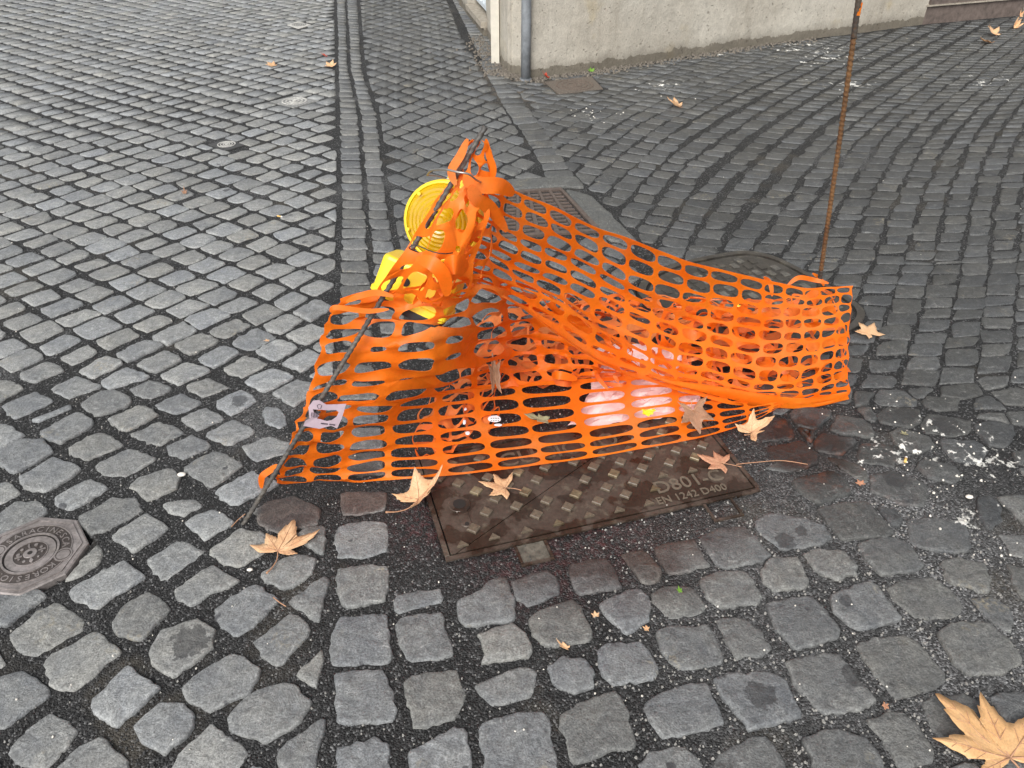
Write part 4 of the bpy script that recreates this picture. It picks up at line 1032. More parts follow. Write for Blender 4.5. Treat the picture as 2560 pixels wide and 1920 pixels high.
mb = MB(); mb.box(tuple(tp - rr_.location + Vector((.009, -.006, -.02))), (.004, .002, .016)); mb.build('net_scrap', M_NET, rr_)
# ------------------------------------------------------------------ the orange net
def surf(grid):
    """grid[row][col] of (x2212, y2212, Y or z) -> callable (u, v) -> world point"""
    Pw = [[P2(*c) for c in row] for row in grid]
    nr, nc = len(Pw), len(Pw[0])
    def cr(p0, p1, p2, p3, t): return .5 * ((2 * p1) + (p2 - p0) * t + (2 * p0 - 5 * p1 + 4 * p2 - p3) * t * t + (3 * p1 - p0 - 3 * p2 + p3) * t ** 3)
    def ev(lst, t):
        m = len(lst) - 1; s = min(max(t, 0), 1) * m; i = min(int(s), m - 1); f = s - i
        p1, p2 = lst[i], lst[i + 1]; p0 = lst[i - 1] if i > 0 else p1 * 2 - p2; p3 = lst[i + 2] if i + 2 <= m else p2 * 2 - p1
        return cr(p0, p1, p2, p3, f)
    def f(u, v): return ev([ev(row, u) for row in Pw], v)
    return f
def net_mesh(f, nu, nv, hole=None, crumple=None, seed=0, off=0.0, keep=None, k=6, uv0=(0, 0, 1, 1)):
    """square mesh of oval holes on a surface; hole(i,j)->(hu,hv) half sizes in cell units"""
    per = []
    for q in range(k): per.append((q / k, 0))
    for q in range(k): per.append((1, q / k))
    for q in range(k): per.append((1 - q / k, 1))
    for q in range(k): per.append((0, 1 - q / k))
    vs = []; fs = []; idx = {}
    e = 1e-3
    def pt(u, v):
        p = f(u, v)
        du = f(min(u + e, 1), v) - f(max(u - e, 0), v); dv = f(u, min(v + e, 1)) - f(u, max(v - e, 0)); n = du.cross(dv)
        if n.length < 1e-9: n = Vector((0, -1, 0))
        n.normalize()
        if n.dot(Vector((0, 0, CAMH)) - p) < 0: n = -n
        d = off
        if crumple: 
            c = crumple(u, v); p = p + Vector((0, 0, 0)); d += c[0]
            p = p + du.normalized() * c[1] + dv.normalized() * c[2]
        p = p + n * d
        if p.z < .004: p.z = .004 + .3 * abs(p.z - .004) if p.z > -.02 else .008
        return p
    for j in range(nv):
        for i in range(nu):
            if keep and not keep(i, j): continue
            hu, hv, cu, cv = hole(i, j)
            outer = []; inner = []
            for a, b in per:
                key = (round((i + a) * k), round((j + b) * k))
                if key not in idx: idx[key] = len(vs); vs.append(pt((i + a) / nu, (j + b) / nv))
                outer.append(idx[key])
                dx, dy = a - .5, b - .5; th = math.atan2(dy * hu * 1.0, dx * hv * 1.0) if 0 else math.atan2(dy, dx)
                ct, st2 = math.cos(th), math.sin(th); ex = 2 / 2.7
                X = cu + hu * math.copysign(abs(ct) ** ex, ct); Y = cv + hv * math.copysign(abs(st2) ** ex, st2)
                inner.append(len(vs)); vs.append(pt((i + X) / nu, (j + Y) / nv))
            n = len(per)
            for q in range(n): fs.append((outer[q], outer[(q + 1) % n], inner[(q + 1) % n], inner[q]))
    return vs, fs
net = thing('safety_net', 'crumpled orange plastic safety net slung between the leaning rod and the rusty rod', 'safety net', loc=(0, 0, 0))
def net_part(name, vs, fs, mat, th=.0011, parent=None):
    o = mesh_obj(name, vs, fs, mat, parent or net, True)
    s = o.modifiers.new('thick', 'SOLIDIFY'); s.thickness = th; s.offset = 0
    e = o.modifiers.new('crisp', 'EDGE_SPLIT'); e.split_angle = R(55); return o
def nz3(a, b, c): return mn.noise(Vector((a, b, c)))
rnd = random.Random(11)
HR = [[(rnd.random(), rnd.random(), rnd.random()) for _ in range(40)] for _ in range(40)]
# A1: strip lying on the ground, bottom edge first (v = 0)
A1 = surf([
 [(598, 1043, 1.425), (700, 1041, .02), (830, 1038, .02), (1000, 1024, .022), (1150, 1006, .022), (1300, 985, .028), (1450, 958, .028), (1570, 930, .02), (1640, 903, .02), (1700, 868, .02)],
 [(607, 1008, 1.44), (700, 1000, 1.51), (830, 985, .07), (990, 975, .035), (1135, 958, .03), (1290, 940, .045), (1440, 912, .045), (1560, 898, .03), (1645, 882, .03), (1715, 862, .03)],
 [(632, 940, 1.455), (710, 935, 1.49), (830, 925, 1.57), (975, 910, .07), (1110, 898, .04), (1270, 882, .055), (1425, 862, .058), (1550, 858, .04), (1640, 862, .04), (1725, 856, .04)],
 [(655, 880, 1.47), (730, 872, 1.49), (850, 862, 1.57), (980, 842, .12), (1090, 828, .06), (1270, 818, .07), (1430, 812, .075), (1550, 828, .07), (1640, 848, .05), (1735, 850, .05)]])
NA, MA = 13, 7
def hA(i, j):
    r = HR[j][i]; hv = .405 if j else .39; cv = .5 if j else .56
    left = max(0, 1 - i / 4.0)
    hu = .452 - .02 * r[0] - left * .08 * r[1]; hv -= left * .06 * r[2]
    if j == MA - 1: hv *= .75; cv = .42
    return hu, hv, .5 + (r[1] - .5) * .06, cv
def cA(u, v):
    w_ = max(0, 1 - u * 2.6)
    return (.004 * nz3(u * 9, v * 3, 1) + w_ * (.022 * nz3(u * 12, v * 7, 2) + .012 * nz3(u * 30, v * 14, 3)), w_ * .012 * nz3(u * 14, v * 9, 7), w_ * .012 * nz3(u * 14, v * 9, 9))
vs, fs = net_mesh(A1, NA, MA, hA, cA); net_part('front_strip', vs, fs, M_NET)
# A2: drape from the leaning rod down to the fold
A2 = surf([
 [(655, 884, 1.472), (730, 876, 1.492), (850, 866, 1.572), (980, 846, .12), (1090, 832, .065), (1200, 822, .05), (1300, 812, .05), (1420, 812, .06)],
 [(672, 830, 1.49), (760, 820, 1.52), (870, 815, 1.55), (985, 800, 1.66), (1090, 775, .12), (1190, 770, .11), (1290, 782, .10), (1400, 805, .08)],
 [(690, 760, 1.50), (780, 750, 1.53), (880, 748, 1.53), (985, 735, 1.59), (1085, 715, .24), (1180, 712, .20), (1280, 745, .15), (1380, 790, .10)],
 [(705, 695, 1.51), (790, 690, 1.545), (885, 688, 1.53), (985, 672, 1.55), (1080, 655, 1.64), (1170, 665, .28), (1270, 712, .20), (1370, 772, .12)],
 [(735, 645, 1.515), (810, 626, 1.55), (900, 620, 1.515), (985, 600, 1.53), (1060, 598, 1.60), (1150, 620, .37), (1250, 680, .28), (1350, 750, .16)]])
def hA2(i, j):
    r = HR[j + 12][i]; hu = .46 - .06 * r[0]; hv = .44 - .10 * r[1]
    if r[2] > .90: hu *= .5; hv *= .5
    if j == 1 and i < 3: hv *= .5
    if i > 5: hv *= .85
    return hu, hv, .5 + (r[1] - .5) * .1, .5 + (r[0] - .5) * .12
def cA2(u, v):
    w_ = .6 + u * .7
    return (w_ * (.020 * nz3(u * 7, v * 9, 12) + .012 * nz3(u * 16, v * 22, 13)), .014 * nz3(u * 11, v * 11, 17), .016 * nz3(u * 11, v * 11, 19))
A2w = lambda u, v: A2(1 - (1 - min(max(u, 0), 1)) ** 1.45, v)
vs, fs = net_mesh(A2w, 11, 7, hA2, cA2); net_part('draped_panel', vs, fs, M_NET)
# B: curtain hanging from the lamp to the far rod, v = 0 lower fold, v = 1 upper selvedge
B_ = surf([
 [(985, 600, 1.56), (1090, 650, 1.64), (1190, 715, 1.70), (1300, 785, 1.74), (1400, 822, 1.79), (1500, 852, 1.83), (1600, 876, 1.855), (1700, 878, 1.87), (1775, 862, 1.885), (1834, 852, 1.90)],
 [(990, 575, 1.57), (1090, 610, 1.66), (1190, 660, 1.73), (1300, 728, 1.80), (1405, 775, 1.85), (1510, 800, 1.88), (1610, 826, 1.88), (1700, 830, 1.88), (1775, 815, 1.90), (1832, 800, 1.92)],
 [(1005, 520, 1.58), (1100, 560, 1.68), (1200, 600, 1.77), (1310, 655, 1.86), (1415, 700, 1.91), (1520, 730, 1.93), (1620, 750, 1.93), (1710, 752, 1.94), (1780, 745, 1.95), (1833, 735, 1.96)],
 [(1030, 450, 1.59), (1115, 495, 1.67), (1210, 535, 1.76), (1315, 585, 1.85), (1420, 630, 1.90), (1525, 655, 1.94), (1625, 675, 1.96), (1712, 680, 1.97), (1785, 677, 1.98), (1838, 668, 1.99)],
 [(1052, 390, 1.60), (1125, 418, 1.66), (1215, 455, 1.72), (1320, 502, 1.79), (1425, 542, 1.85), (1530, 575, 1.91), (1640, 602, 1.96), (1715, 618, 1.98), (1785, 620, 2.0), (1843, 617, 2.01)]])
NB, MB_ = 16, 11
def hB(i, j):
    r = HR[j + 24][i]; hu = .455 - .03 * r[0]; hv = .42 - .05 * r[1]; cv = .5
    if j == MB_ - 1: hv = .36; cv = .42
    if j == 0: hv = .2 if i > 5 else .1; cv = .6; hu *= .8
    if j == 1 and i < 9: hv *= .6
    if i < 7 and 2 < j < 8: hv *= .95 - .15 * r[2]
    return hu, hv, .5 + (.12 if j % 2 else -.12) * (.5 if i > 6 else 0), cv
def cB(u, v):
    g_ = max(0, 1 - u * 1.5)
    fold = .016 * math.sin(v * 22 + u * 9 + 2 * nz3(u * 3, v * 2, 5)) * g_ * (1 - v) * 1.5
    ed = .008 * nz3(u * 14, v * 5, 22)
    return (fold + .014 * nz3(u * 6, v * 6, 21) * (1 - v * .7) + ed * .6, .010 * nz3(u * 9, v * 9, 27), .009 * nz3(u * 9, v * 9, 29))
vs, fs = net_mesh(B_, NB, MB_, hB, cB); net_part('hanging_panel', vs, fs, M_NET)
# C: crumpled layers on the ground behind, and the folded-back end on the right
def crump(amp, fr, s):
    def c(u, v): return (amp * (nz3(u * fr, v * fr * .6, s) + .6 * nz3(u * fr * 2.3, v * fr * 1.6, s + 3)), amp * .8 * nz3(u * fr * 1.4, v * fr, s + 5), amp * .8 * nz3(u * fr * 1.3, v * fr * 1.2, s + 8))
    return c
def hC(o):
    def h(i, j):
        r = HR[(j + o) % 40][(i + o) % 40]; hu = .46 - .06 * r[0]; hv = .44 - .08 * r[1]
        return hu, hv, .5 + (r[2] - .5) * .1, .5
    return h
C_a = surf([
 [(985, 850, .03), (1100, 840, .05), (1230, 820, .05), (1370, 815, .06), (1500, 830, .05), (1640, 840, .04)],
 [(1000, 780, .06), (1120, 760, .05), (1240, 750, .07), (1380, 752, .06), (1500, 770, .07), (1650, 785, .05)],
 [(1040, 700, .05), (1150, 690, .07), (1260, 690, .05), (1380, 690, .08), (1510, 700, .06), (1660, 710, .08)],
 [(1180, 645, .04), (1240, 640, .04), (1310, 640, .06), (1400, 642, .05), (1520, 655, .08), (1690, 668, .06)]])
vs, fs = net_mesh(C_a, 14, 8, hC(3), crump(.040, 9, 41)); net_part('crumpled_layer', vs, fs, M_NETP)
C_b = surf([
 [(1010, 830, .02), (1150, 835, .02), (1300, 800, .03), (1450, 800, .03), (1640, 842, .02)],
 [(1050, 740, .03), (1170, 735, .04), (1300, 730, .03), (1450, 735, .04), (1680, 750, .05)],
 [(1230, 655, .02), (1280, 650, .03), (1350, 650, .03), (1480, 662, .04), (1700, 672, .04)]])
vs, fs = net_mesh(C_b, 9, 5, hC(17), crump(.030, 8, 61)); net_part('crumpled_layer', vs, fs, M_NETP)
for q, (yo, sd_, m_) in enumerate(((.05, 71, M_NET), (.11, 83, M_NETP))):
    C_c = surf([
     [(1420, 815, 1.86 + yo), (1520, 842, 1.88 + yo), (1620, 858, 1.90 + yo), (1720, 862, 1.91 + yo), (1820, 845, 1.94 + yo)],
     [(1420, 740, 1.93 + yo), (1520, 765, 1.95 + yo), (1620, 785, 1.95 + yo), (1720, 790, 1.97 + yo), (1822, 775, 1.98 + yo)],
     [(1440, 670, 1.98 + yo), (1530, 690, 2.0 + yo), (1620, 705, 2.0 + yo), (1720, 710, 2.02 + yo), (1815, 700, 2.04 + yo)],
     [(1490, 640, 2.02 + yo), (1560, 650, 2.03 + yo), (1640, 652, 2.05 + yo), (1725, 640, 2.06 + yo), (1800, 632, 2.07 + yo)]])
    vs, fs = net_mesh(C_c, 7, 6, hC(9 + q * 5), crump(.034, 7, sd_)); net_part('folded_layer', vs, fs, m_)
# low heap inside the left drape
C_d = surf([
 [(900, 985, .02), (960, 980, .02), (1030, 950, .02), (1080, 900, .02)],
 [(900, 920, .03), (960, 905, .05), (1020, 890, .05), (1070, 850, .04)],
 [(930, 850, .05), (980, 830, .07), (1040, 815, .06), (1100, 790, .05)]])
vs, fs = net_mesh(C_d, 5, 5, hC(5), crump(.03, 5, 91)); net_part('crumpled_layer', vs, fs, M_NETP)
# D: gathered neck round the rod and over the lamp
D_ = surf([
 [(815, 625, 1.55), (875, 640, 1.50), (945, 650, 1.47), (1015, 630, 1.52)],
 [(838, 590, 1.49), (900, 590, 1.44), (955, 600, 1.45), (1020, 575, 1.52)],
 [(885, 530, 1.48), (935, 530, 1.46), (985, 540, 1.48), (1038, 530, 1.54)],
 [(920, 470, 1.54), (955, 470, 1.52), (1005, 480, 1.52), (1052, 470, 1.57)],
 [(945, 425, 1.575), (975, 425, 1.56), (1020, 430, 1.55), (1058, 425, 1.59)],
 [(974, 380, 1.59), (998, 382, 1.58), (1030, 388, 1.57), (1068, 390, 1.61)],
 [(985, 345, 1.60), (1003, 345, 1.59), (1030, 348, 1.59), (1056, 350, 1.62)],
 [(1014, 312, 1.605), (1026, 306, 1.60), (1040, 308, 1.60), (1056, 322, 1.62)]])
def hD(i, j):
    r = HR[(j + 5) % 40][(i + 20) % 40]; hu = .43 - .10 * r[0]; hv = .43 - .12 * r[1]
    if r[2] > .85: hu *= .4; hv *= .4
    return hu, hv, .5 + (r[2] - .5) * .2, .5 + (r[0] - .5) * .2
vs, fs = net_mesh(D_, 4, 8, hD, crump(.020, 4, 101)); net_part('gathered_neck', vs, fs, M_NET)
D2 = surf([[tuple([x + 22, y + 12, Y + .05]) for (x, y, Y) in row[1:]] for row in [
 [(800, 632, 1.44), (870, 640, 1.44), (930, 640, 1.45), (990, 622, 1.50)],
 [(838, 590, 1.45), (900, 590, 1.44), (955, 600, 1.45), (1020, 575, 1.52)],
 [(885, 530, 1.48), (935, 530, 1.46), (985, 540, 1.48), (1038, 530, 1.54)],
 [(945, 425, 1.54), (975, 425, 1.52), (1010, 430, 1.54), (1040, 425, 1.59)],
 [(978, 375, 1.56), (995, 378, 1.54), (1010, 385, 1.56), (1030, 385, 1.61)]]])
vs, fs = net_mesh(D2, 2, 5, hC(29), crump(.022, 4, 131)); net_part('gathered_neck', vs, fs, M_NET)
def ribbon(pts, w0, mat=None, name='torn_strand'):
    P_ = crom([P2(*p) for p in pts], 6); vs = []; fs = []; n = len(P_)
    for i, p in enumerate(P_):
        t = (P_[min(i + 1, n - 1)] - P_[max(i - 1, 0)]).normalized(); s_ = t.cross((Vector((0, 0, CAMH)) - p).normalized()).normalized()
        k = w0 * (1 - .75 * abs(2 * i / (n - 1) - 1) ** 3) * .5
        vs += [p - s_ * k, p + s_ * k]
        if i: fs.append((2 * i - 2, 2 * i - 1, 2 * i + 1, 2 * i))
    return net_part(name, vs, fs, mat or M_NET)
ribbon([(748, 652, 1.48), (775, 640, 1.48), (812, 632, 1.49), (850, 640, 1.49)], .014)
ribbon([(715, 675, 1.48), (725, 664, 1.48), (790, 672, 1.49), (840, 668, 1.50)], .012)
ribbon([(1010, 300, 1.58), (995, 335, 1.57), (975, 370, 1.56), (985, 400, 1.55)], .018)
ribbon([(1050, 300, 1.6), (1056, 335, 1.6), (1066, 365, 1.6), (1060, 400, 1.6)], .014)
ribbon([(1000, 390, 1.55), (1040, 400, 1.56), (1080, 402, 1.58), (1110, 420, 1.62)], .035)
ribbon([(1015, 400, 1.54), (1030, 430, 1.55), (1060, 450, 1.58), (1095, 500, 1.62)], .030)
ribbon([(600, 1004, .05), (585, 1015, .035), (566, 1030, .02), (565, 1055, .012)], .018)
ribbon([(1755, 590, .17), (1772, 602, .15), (1780, 618, .12)], .012); ribbon([(1650, 598, .25), (1664, 612, .22), (1668, 640, .20)], .014)
ribbon([(1700, 618, 2.06), (1725, 600, 2.07), (1760, 605, 2.08), (1790, 612, 2.06)], .014)
ribbon([(900, 560, 1.40), (935, 570, 1.38), (960, 600, 1.38), (965, 640, 1.39)], .030)
ribbon([(960, 575, 1.42), (985, 572, 1.41), (1010, 580, 1.46)], .040)
rx = random.Random(5)
for k in range(34):
    cx0 = rx.uniform(1190, 1720); cy0 = rx.uniform(660, 830) if cx0 > 1200 else rx.uniform(720, 840); an = rx.uniform(0, 6.28); L_ = rx.uniform(14, 42)
    zz = rx.uniform(.03, .11); dx, dy = math.cos(an) * L_, math.sin(an) * L_ * .55; b_ = rx.uniform(-14, 14)
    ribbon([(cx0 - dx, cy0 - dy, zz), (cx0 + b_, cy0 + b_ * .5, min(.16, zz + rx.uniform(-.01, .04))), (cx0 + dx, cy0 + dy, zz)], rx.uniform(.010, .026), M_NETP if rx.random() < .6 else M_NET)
# thick folded band running from the neck down to the right end
def band(rows, name, mat, n=40):
    A_ = crom([P2(*p) for p in rows[0]], 8); Bn = crom([P2(*p) for p in rows[1]], 8); Cn = crom([P2(*p) for p in rows[2]], 8); vs = []; fs = []
    for i in range(len(A_)):
        for k in range(7):
            t = k / 6; p = A_[i] * (1 - t) ** 2 + Bn[i] * 2 * t * (1 - t) + Cn[i] * t * t
            p = p + Vector((0, -1, .6)) * (.004 * nz3(i * .25, k * .9, 6)); vs.append(p)
    for i in range(len(A_) - 1):
        for k in range(6): fs.append((i * 7 + k, i * 7 + k + 1, (i + 1) * 7 + k + 1, (i + 1) * 7 + k))
    return net_part(name, vs, fs, mat)
band([[(1400, 806, 1.78), (1460, 822, 1.815), (1560, 836, 1.845), (1640, 850, 1.85), (1740, 860, 1.87), (1830, 846, 1.89)],
      [(1402, 810, 1.77), (1460, 826, 1.80), (1560, 847, 1.83), (1640, 864, 1.84), (1740, 871, 1.865), (1832, 854, 1.885)],
      [(1404, 814, 1.78), (1456, 832, 1.803), (1555, 856, 1.84), (1640, 876, 1.85), (1740, 882, 1.87), (1834, 862, 1.89)]], 'folded_band', M_NET)
# labels stuck on the net
def patch_on(f, u0, u1, v0, v1, cells, name, mat, off, parent=None, crn=None):
    vs, fs = [], []
    nu_, nv_ = len(cells[0]), len(cells)
    e = 1e-3; s_ = 4
    for J in range(nv_ * s_ + 1):
        for I in range(nu_ * s_ + 1):
            u = u0 + (u1 - u0) * I / (nu_ * s_); v = v0 + (v1 - v0) * J / (nv_ * s_)
            jx = .004 * nz3(I * .9, J * .9, 3) if (I % s_ == 0 or J % s_ == 0) else 0
            p = f(u, v); du = f(u + e, v) - f(u - e, v); dv = f(u, v + e) - f(u, v - e); n = du.cross(dv).normalized()
            if n.dot(Vector((0, 0, CAMH)) - p) < 0: n = -n
            c_ = crn(u, v) if crn else (0, 0, 0); p = p + du.normalized() * (c_[1] + jx) + dv.normalized() * (c_[2] + jx)
            vs.append(p + n * (off + c_[0]))
    w_ = nu_ * s_ + 1
    for J in range(nv_ * s_):
        for I in range(nu_ * s_):
            if cells[J // s_][I // s_] == '#': k = J * w_ + I; fs.append((k, k + 1, k + w_ + 1, k + w_))
    return net_part(name, vs, fs, mat, .0006, parent)
lb = thing('paper_label', 'torn pale pink barcode label stuck on the net beside the leaning rod', 'label', loc=(0, 0, 0))
def LBW(x, y, h=0.0): return P2(x, y, 1.447 - h)
pl = [(676, 866), (690, 864), (705, 874), (730, 874), (748, 872), (738, 905), (728, 926), (716, 919), (690, 926), (655, 920), (660, 908), (669, 903), (666, 880)]
ctr_ = LBW(700, 898)
mb = MB(); vsn = [LBW(x, y) + Vector((0, -.0 + .003 * nz3(x * .05, y * .05, 1), 0)) for x, y in pl]
vsn = []
inn = [(676, 884), (690, 884), (705, 886), (726, 886), (732, 890), (727, 900), (716, 908), (706, 910), (690, 906), (684, 904), (690, 898), (683, 893), (678, 889)]
for (x, y) in pl + inn: vsn.append(LBW(x, y) + Vector((0, .003 * nz3(x * .05, y * .05, 1), 0)))
q_ = len(pl); mb.add(vsn, [(i, (i + 1) % q_, q_ + (i + 1) % q_, q_ + i) for i in range(q_)])
o = mb.build('label_sheet', M_LBL, lb); s = o.modifiers.new('thick', 'SOLIDIFY'); s.thickness = .0006
for k in range(9):
    x0 = 671 + k * 1.9; m = MB(); w_ = .6 if k % 3 else 1.1
    m.add([LBW(x0, 902, .002), LBW(x0 + w_, 902, .002), LBW(x0 + w_ + 1.6, 891, .002), LBW(x0 + 1.6, 891, .002)], [(0, 1, 2, 3)]); m.build('barcode_bar', M_INK, lb)
for k in range(12):
    x0 = 693 + k * 2.6
    if k == 6: continue
    m = MB(); m.add([LBW(x0, 916 + k * .3, .002), LBW(x0 + 1.8, 916.3 + k * .3, .002), LBW(x0 + 2.2, 913.6 + k * .3, .002), LBW(x0 + .4, 913.3 + k * .3, .002)], [(0, 1, 2, 3)]); m.build('printed_mark', M_INK, lb)
m = MB(); m.tube([LBW(*p, .002) for p in ((685, 876), (690, 873), (695, 876), (693, 882), (688, 883), (685, 876))], .0006, 4); m.build('printed_mark', M_INK, lb)
lb2 = thing('paper_label', 'small white torn label scraps stuck on the flat strip of the net', 'label', loc=(0, 0, 0))
for x, y, w_, h_ in ((1005, 884, 9, 7), (1003, 912, 8, 13), (1010, 936, 12, 9), (1068, 905, 34, 16), (1076, 918, 20, 6)):
    m = MB(); n = 10; q = []
    for k in range(n):
        t = 2 * math.pi * k / n; rr = .5 * (1 + .35 * nz3(x + k * 1.7, y, 2)); q.append((x + math.cos(t) * w_ * rr * .85, y + math.sin(t) * h_ * rr * .85))
    c0 = P2(x, y, .058); m.add([P2(a_, b_, .056) for a_, b_ in q] + [c0], [(k, (k + 1) % n, n) for k in range(n)]); o = m.build('label_scrap', M_LBLW, lb2); s = o.modifiers.new('thick', 'SOLIDIFY'); s.thickness = .0006
for k in range(8):
    m = MB(); x0 = 1060 + (k % 4) * 5; y0 = 903 + (k // 4) * 5; m.add([P2(x0, y0, .0595), P2(x0 + 3, y0, .0595), P2(x0 + 3, y0 + 1.2, .0595), P2(x0, y0 + 1.2, .0595)], [(0, 3, 2, 1)]); m.build('printed_mark', M_INK, lb2)
# ------------------------------------------------------------------ warning lamp
lamp = thing('warning_lamp', 'yellow battery warning lamp tied to the leaning rod behind the orange net', 'lamp')
LC = P2(958, 478, 1.66); BC = P2(905, 618, 1.62)
upv = (LC - BC).normalized(); back = Vector((.30, 1, -.05)); back = (back - upv * back.dot(upv)).normalized(); side = back.cross(upv).normalized()
if side.x < 0: side = -side
Ml = Matrix((side, back, upv)).transposed().to_4x4(); Ml.translation = LC; lamp.matrix_world = Ml
def lathe(prof, n=40, axis='Y'):
    vs = []; fs = []
    for r, h in prof:
        for k in range(n):
            t = 2 * math.pi * k / n; vs.append((r * math.cos(t), h, r * math.sin(t)))
    for i in range(len(prof) - 1):
        for k in range(n): fs.append((i * n + k, i * n + (k + 1) % n, (i + 1) * n + (k + 1) % n, (i + 1) * n + k))
    fs.append(tuple(range((len(prof) - 1) * n, len(prof) * n)))
    return vs, fs
RL = .092
prof = [(RL, .0)]
for k in range(1, 9): a_ = k / 8; prof.append((RL * math.cos(a_ * 1.2), -.030 * math.sin(a_ * 1.45)))
pr2 = [(RL * .93, -.010)]; rr = RL * .93; k = 0
while rr > .012:
    rr -= .0050; pr2.append((max(rr, .006), -.012 - .022 * (1 - (rr / RL) ** 2) - (.0018 if k % 2 else 0))); k += 1
vs, fs = lathe(pr2); lens = mesh_obj('lens', vs, fs, M_LENS, lamp, False)
vs, fs = lathe([(RL * .93, -.012), (RL * .97, -.014), (RL * 1.02, -.006), (RL * 1.03, .020), (RL * .98, .030), (RL * .90, .034), (RL * .5, .052), (.01, .056)]); mesh_obj('lens_housing', vs, fs, M_YEL, lamp, True)
for a_ in (30, 150, 215, 325):
    m = MB(); m.tube([Vector((RL * .86 * math.cos(R(a_)), -.030, RL * .86 * math.sin(R(a_)))), Vector((RL * .86 * math.cos(R(a_)), -.016, RL * .86 * math.sin(R(a_))))], .004, 8); m.build('screw', M_YEL, lamp)
m = MB(); m.prism([(-.024, -.012), (.024, -.012), (.024, .03), (-.024, .03)], RL * .92, RL * 1.28, .004); hk = m.build('hanging_lug', M_YEL, lamp)
m = MB(); m.box((0, .012, -RL - .018), (.032, .022, .018)); m.build('neck', M_YEL, lamp)
def rbox(w_, d, h, z1, r=.014, bev=.01):
    q = []
    for sx, sy, a0 in ((1, 1, 0), (-1, 1, 90), (-1, -1, 180), (1, -1, 270)):
        for k in range(4): a_ = R(a0 + 30 * k); q.append((sx * (w_ - r) + r * math.cos(a_), sy * (d - r) + r * math.sin(a_)))
    m = MB(); n = len(q); lv = [(1.0, z1 - h), (1.0, z1 - bev), (.97, z1 - bev * .3), (.90, z1)]
    vs = [(x * s_, y * s_, z) for s_, z in lv for x, y in q]; fs = [(i * n + k, i * n + (k + 1) % n, (i + 1) * n + (k + 1) % n, (i + 1) * n + k) for i in range(3) for k in range(n)] + [tuple(range(3 * n, 4 * n)), tuple(range(n))[::-1]]
    m.add(vs, fs); return m
BZ = -(LC - BC).length
m = rbox(.094, .052, .100, BZ + .052); bx = m.build('battery_box', M_YEL, lamp)
m = rbox(.098, .056, .012, BZ - .028, .015, .003); m.build('lid_rim', M_YEL, lamp)
m = rbox(.086, .046, .020, BZ - .0485, .012, .004); m.build('rubber_base', M_BLK, lamp)
m = MB(); m.tube([Vector((-.02, -.0525, BZ + .01)), Vector((-.02, -.056, BZ + .01))], .010, 12); m.build('switch', M_BLK, lamp)
# wires
wire = thing('tie_wire', 'bright bent wire hooking the yellow lamp to the top of the leaning rod', 'wire')
m = MB(); m.tube(crom([P2(*p) for p in ((922, 378, 1.60), (932, 368, 1.57), (960, 366, 1.53), (990, 372, 1.51), (1012, 376, 1.51), (1028, 388, 1.53), (1040, 394, 1.57))], 6), .0024, 6); m.build('wire_strand', M_WIRE, wire, True)
m = MB(); m.tube(crom([P2(*p) for p in ((922, 378, 1.60), (945, 380, 1.62), (965, 386, 1.63), (985, 388, 1.62))], 6), .0016, 6); m.build('wire_strand', M_WIRE, wire, True)
wire2 = thing('tie_wire', 'thin black wire looped round the leaning rod above the yellow battery box', 'wire')
m = MB(); m.tube(crom([P2(*p) for p in ((905, 545, 1.47), (890, 540, 1.45), (884, 534, 1.44), (900, 530, 1.44), (935, 544, 1.43), (960, 548, 1.43), (978, 546, 1.45))], 6), .0012, 5); m.build('wire_strand', M_CABLE, wire2, True)
# ------------------------------------------------------------------ pink film bag under the net
def crumpled(name, label, cat, rows, amp, mat, seed, nu=34, nv=26, hmin=.006):
    f = surf(rows); vs = []; fs = []
    for j in range(nv + 1):
        for i in range(nu + 1):
            u, v = i / nu, j / nv; p = f(u, v)
            a = abs(nz3(u * 6, v * 5, seed)) + .5 * abs(nz3(u * 13, v * 11, seed + 2))
            p = p + Vector((.012 * nz3(u * 9, v * 9, seed + 5), .012 * nz3(u * 9, v * 9, seed + 7), amp * (a - .15)))
            p.z = max(p.z, hmin); vs.append(p)
    for j in range(nv):
        for i in range(nu): k = j * (nu + 1) + i; fs.append((k, k + 1, k + nu + 2, k + nu + 1))
    t = thing(name, label, cat, loc=tuple(vs[0])); o = mesh_obj('crumpled_film', [v - t.location for v in vs], fs, mat, t, False); s = o.modifiers.new('thick', 'SOLIDIFY'); s.thickness = .0008; return t
bag = crumpled('plastic_bag', 'crumpled pinkish white bag lying on the ground beneath the orange net', 'bag',
 [[(1226, 922, .0), (1290, 924, .0), (1360, 912, .0), (1440, 906, .0), (1516, 892, .0)],
  [(1262, 872, .008), (1320, 872, .012), (1385, 866, .012), (1450, 860, .012), (1510, 852, .008)],
  [(1282, 815, .02), (1330, 812, .03), (1400, 812, .035), (1460, 812, .03), (1500, 812, .015)],
  [(1288, 752, .06), (1340, 742, .09), (1410, 745, .10), (1460, 762, .08), (1490, 782, .04)]], .035, M_PINK, 3, 24, 18)
for k, pts_ in enumerate((((1310, 822), (1322, 816), (1336, 822), (1350, 818), (1352, 828), (1338, 832), (1322, 834)), ((1300, 830), (1306, 826), (1312, 834)), ((1316, 838), (1324, 836), (1332, 842)), ((1370, 862), (1382, 860), (1394, 866)))):
    m = MB(); m.tube(crom([P2(x, y, .062) - bag.location for x, y in pts_], 4), .0009, 4); m.build('printed_line', M_INKP, bag)
cup = crumpled('yellow_wrapper', 'small yellow wrapper corner poking out of the pinkish bag', 'wrapper', [[(1388, 892, .05), (1400, 897, .05), (1412, 893, .05)], [(1386, 883, .06), (1400, 885, .06), (1414, 882, .06)]], .01, M_YEL, 8, 6, 4)
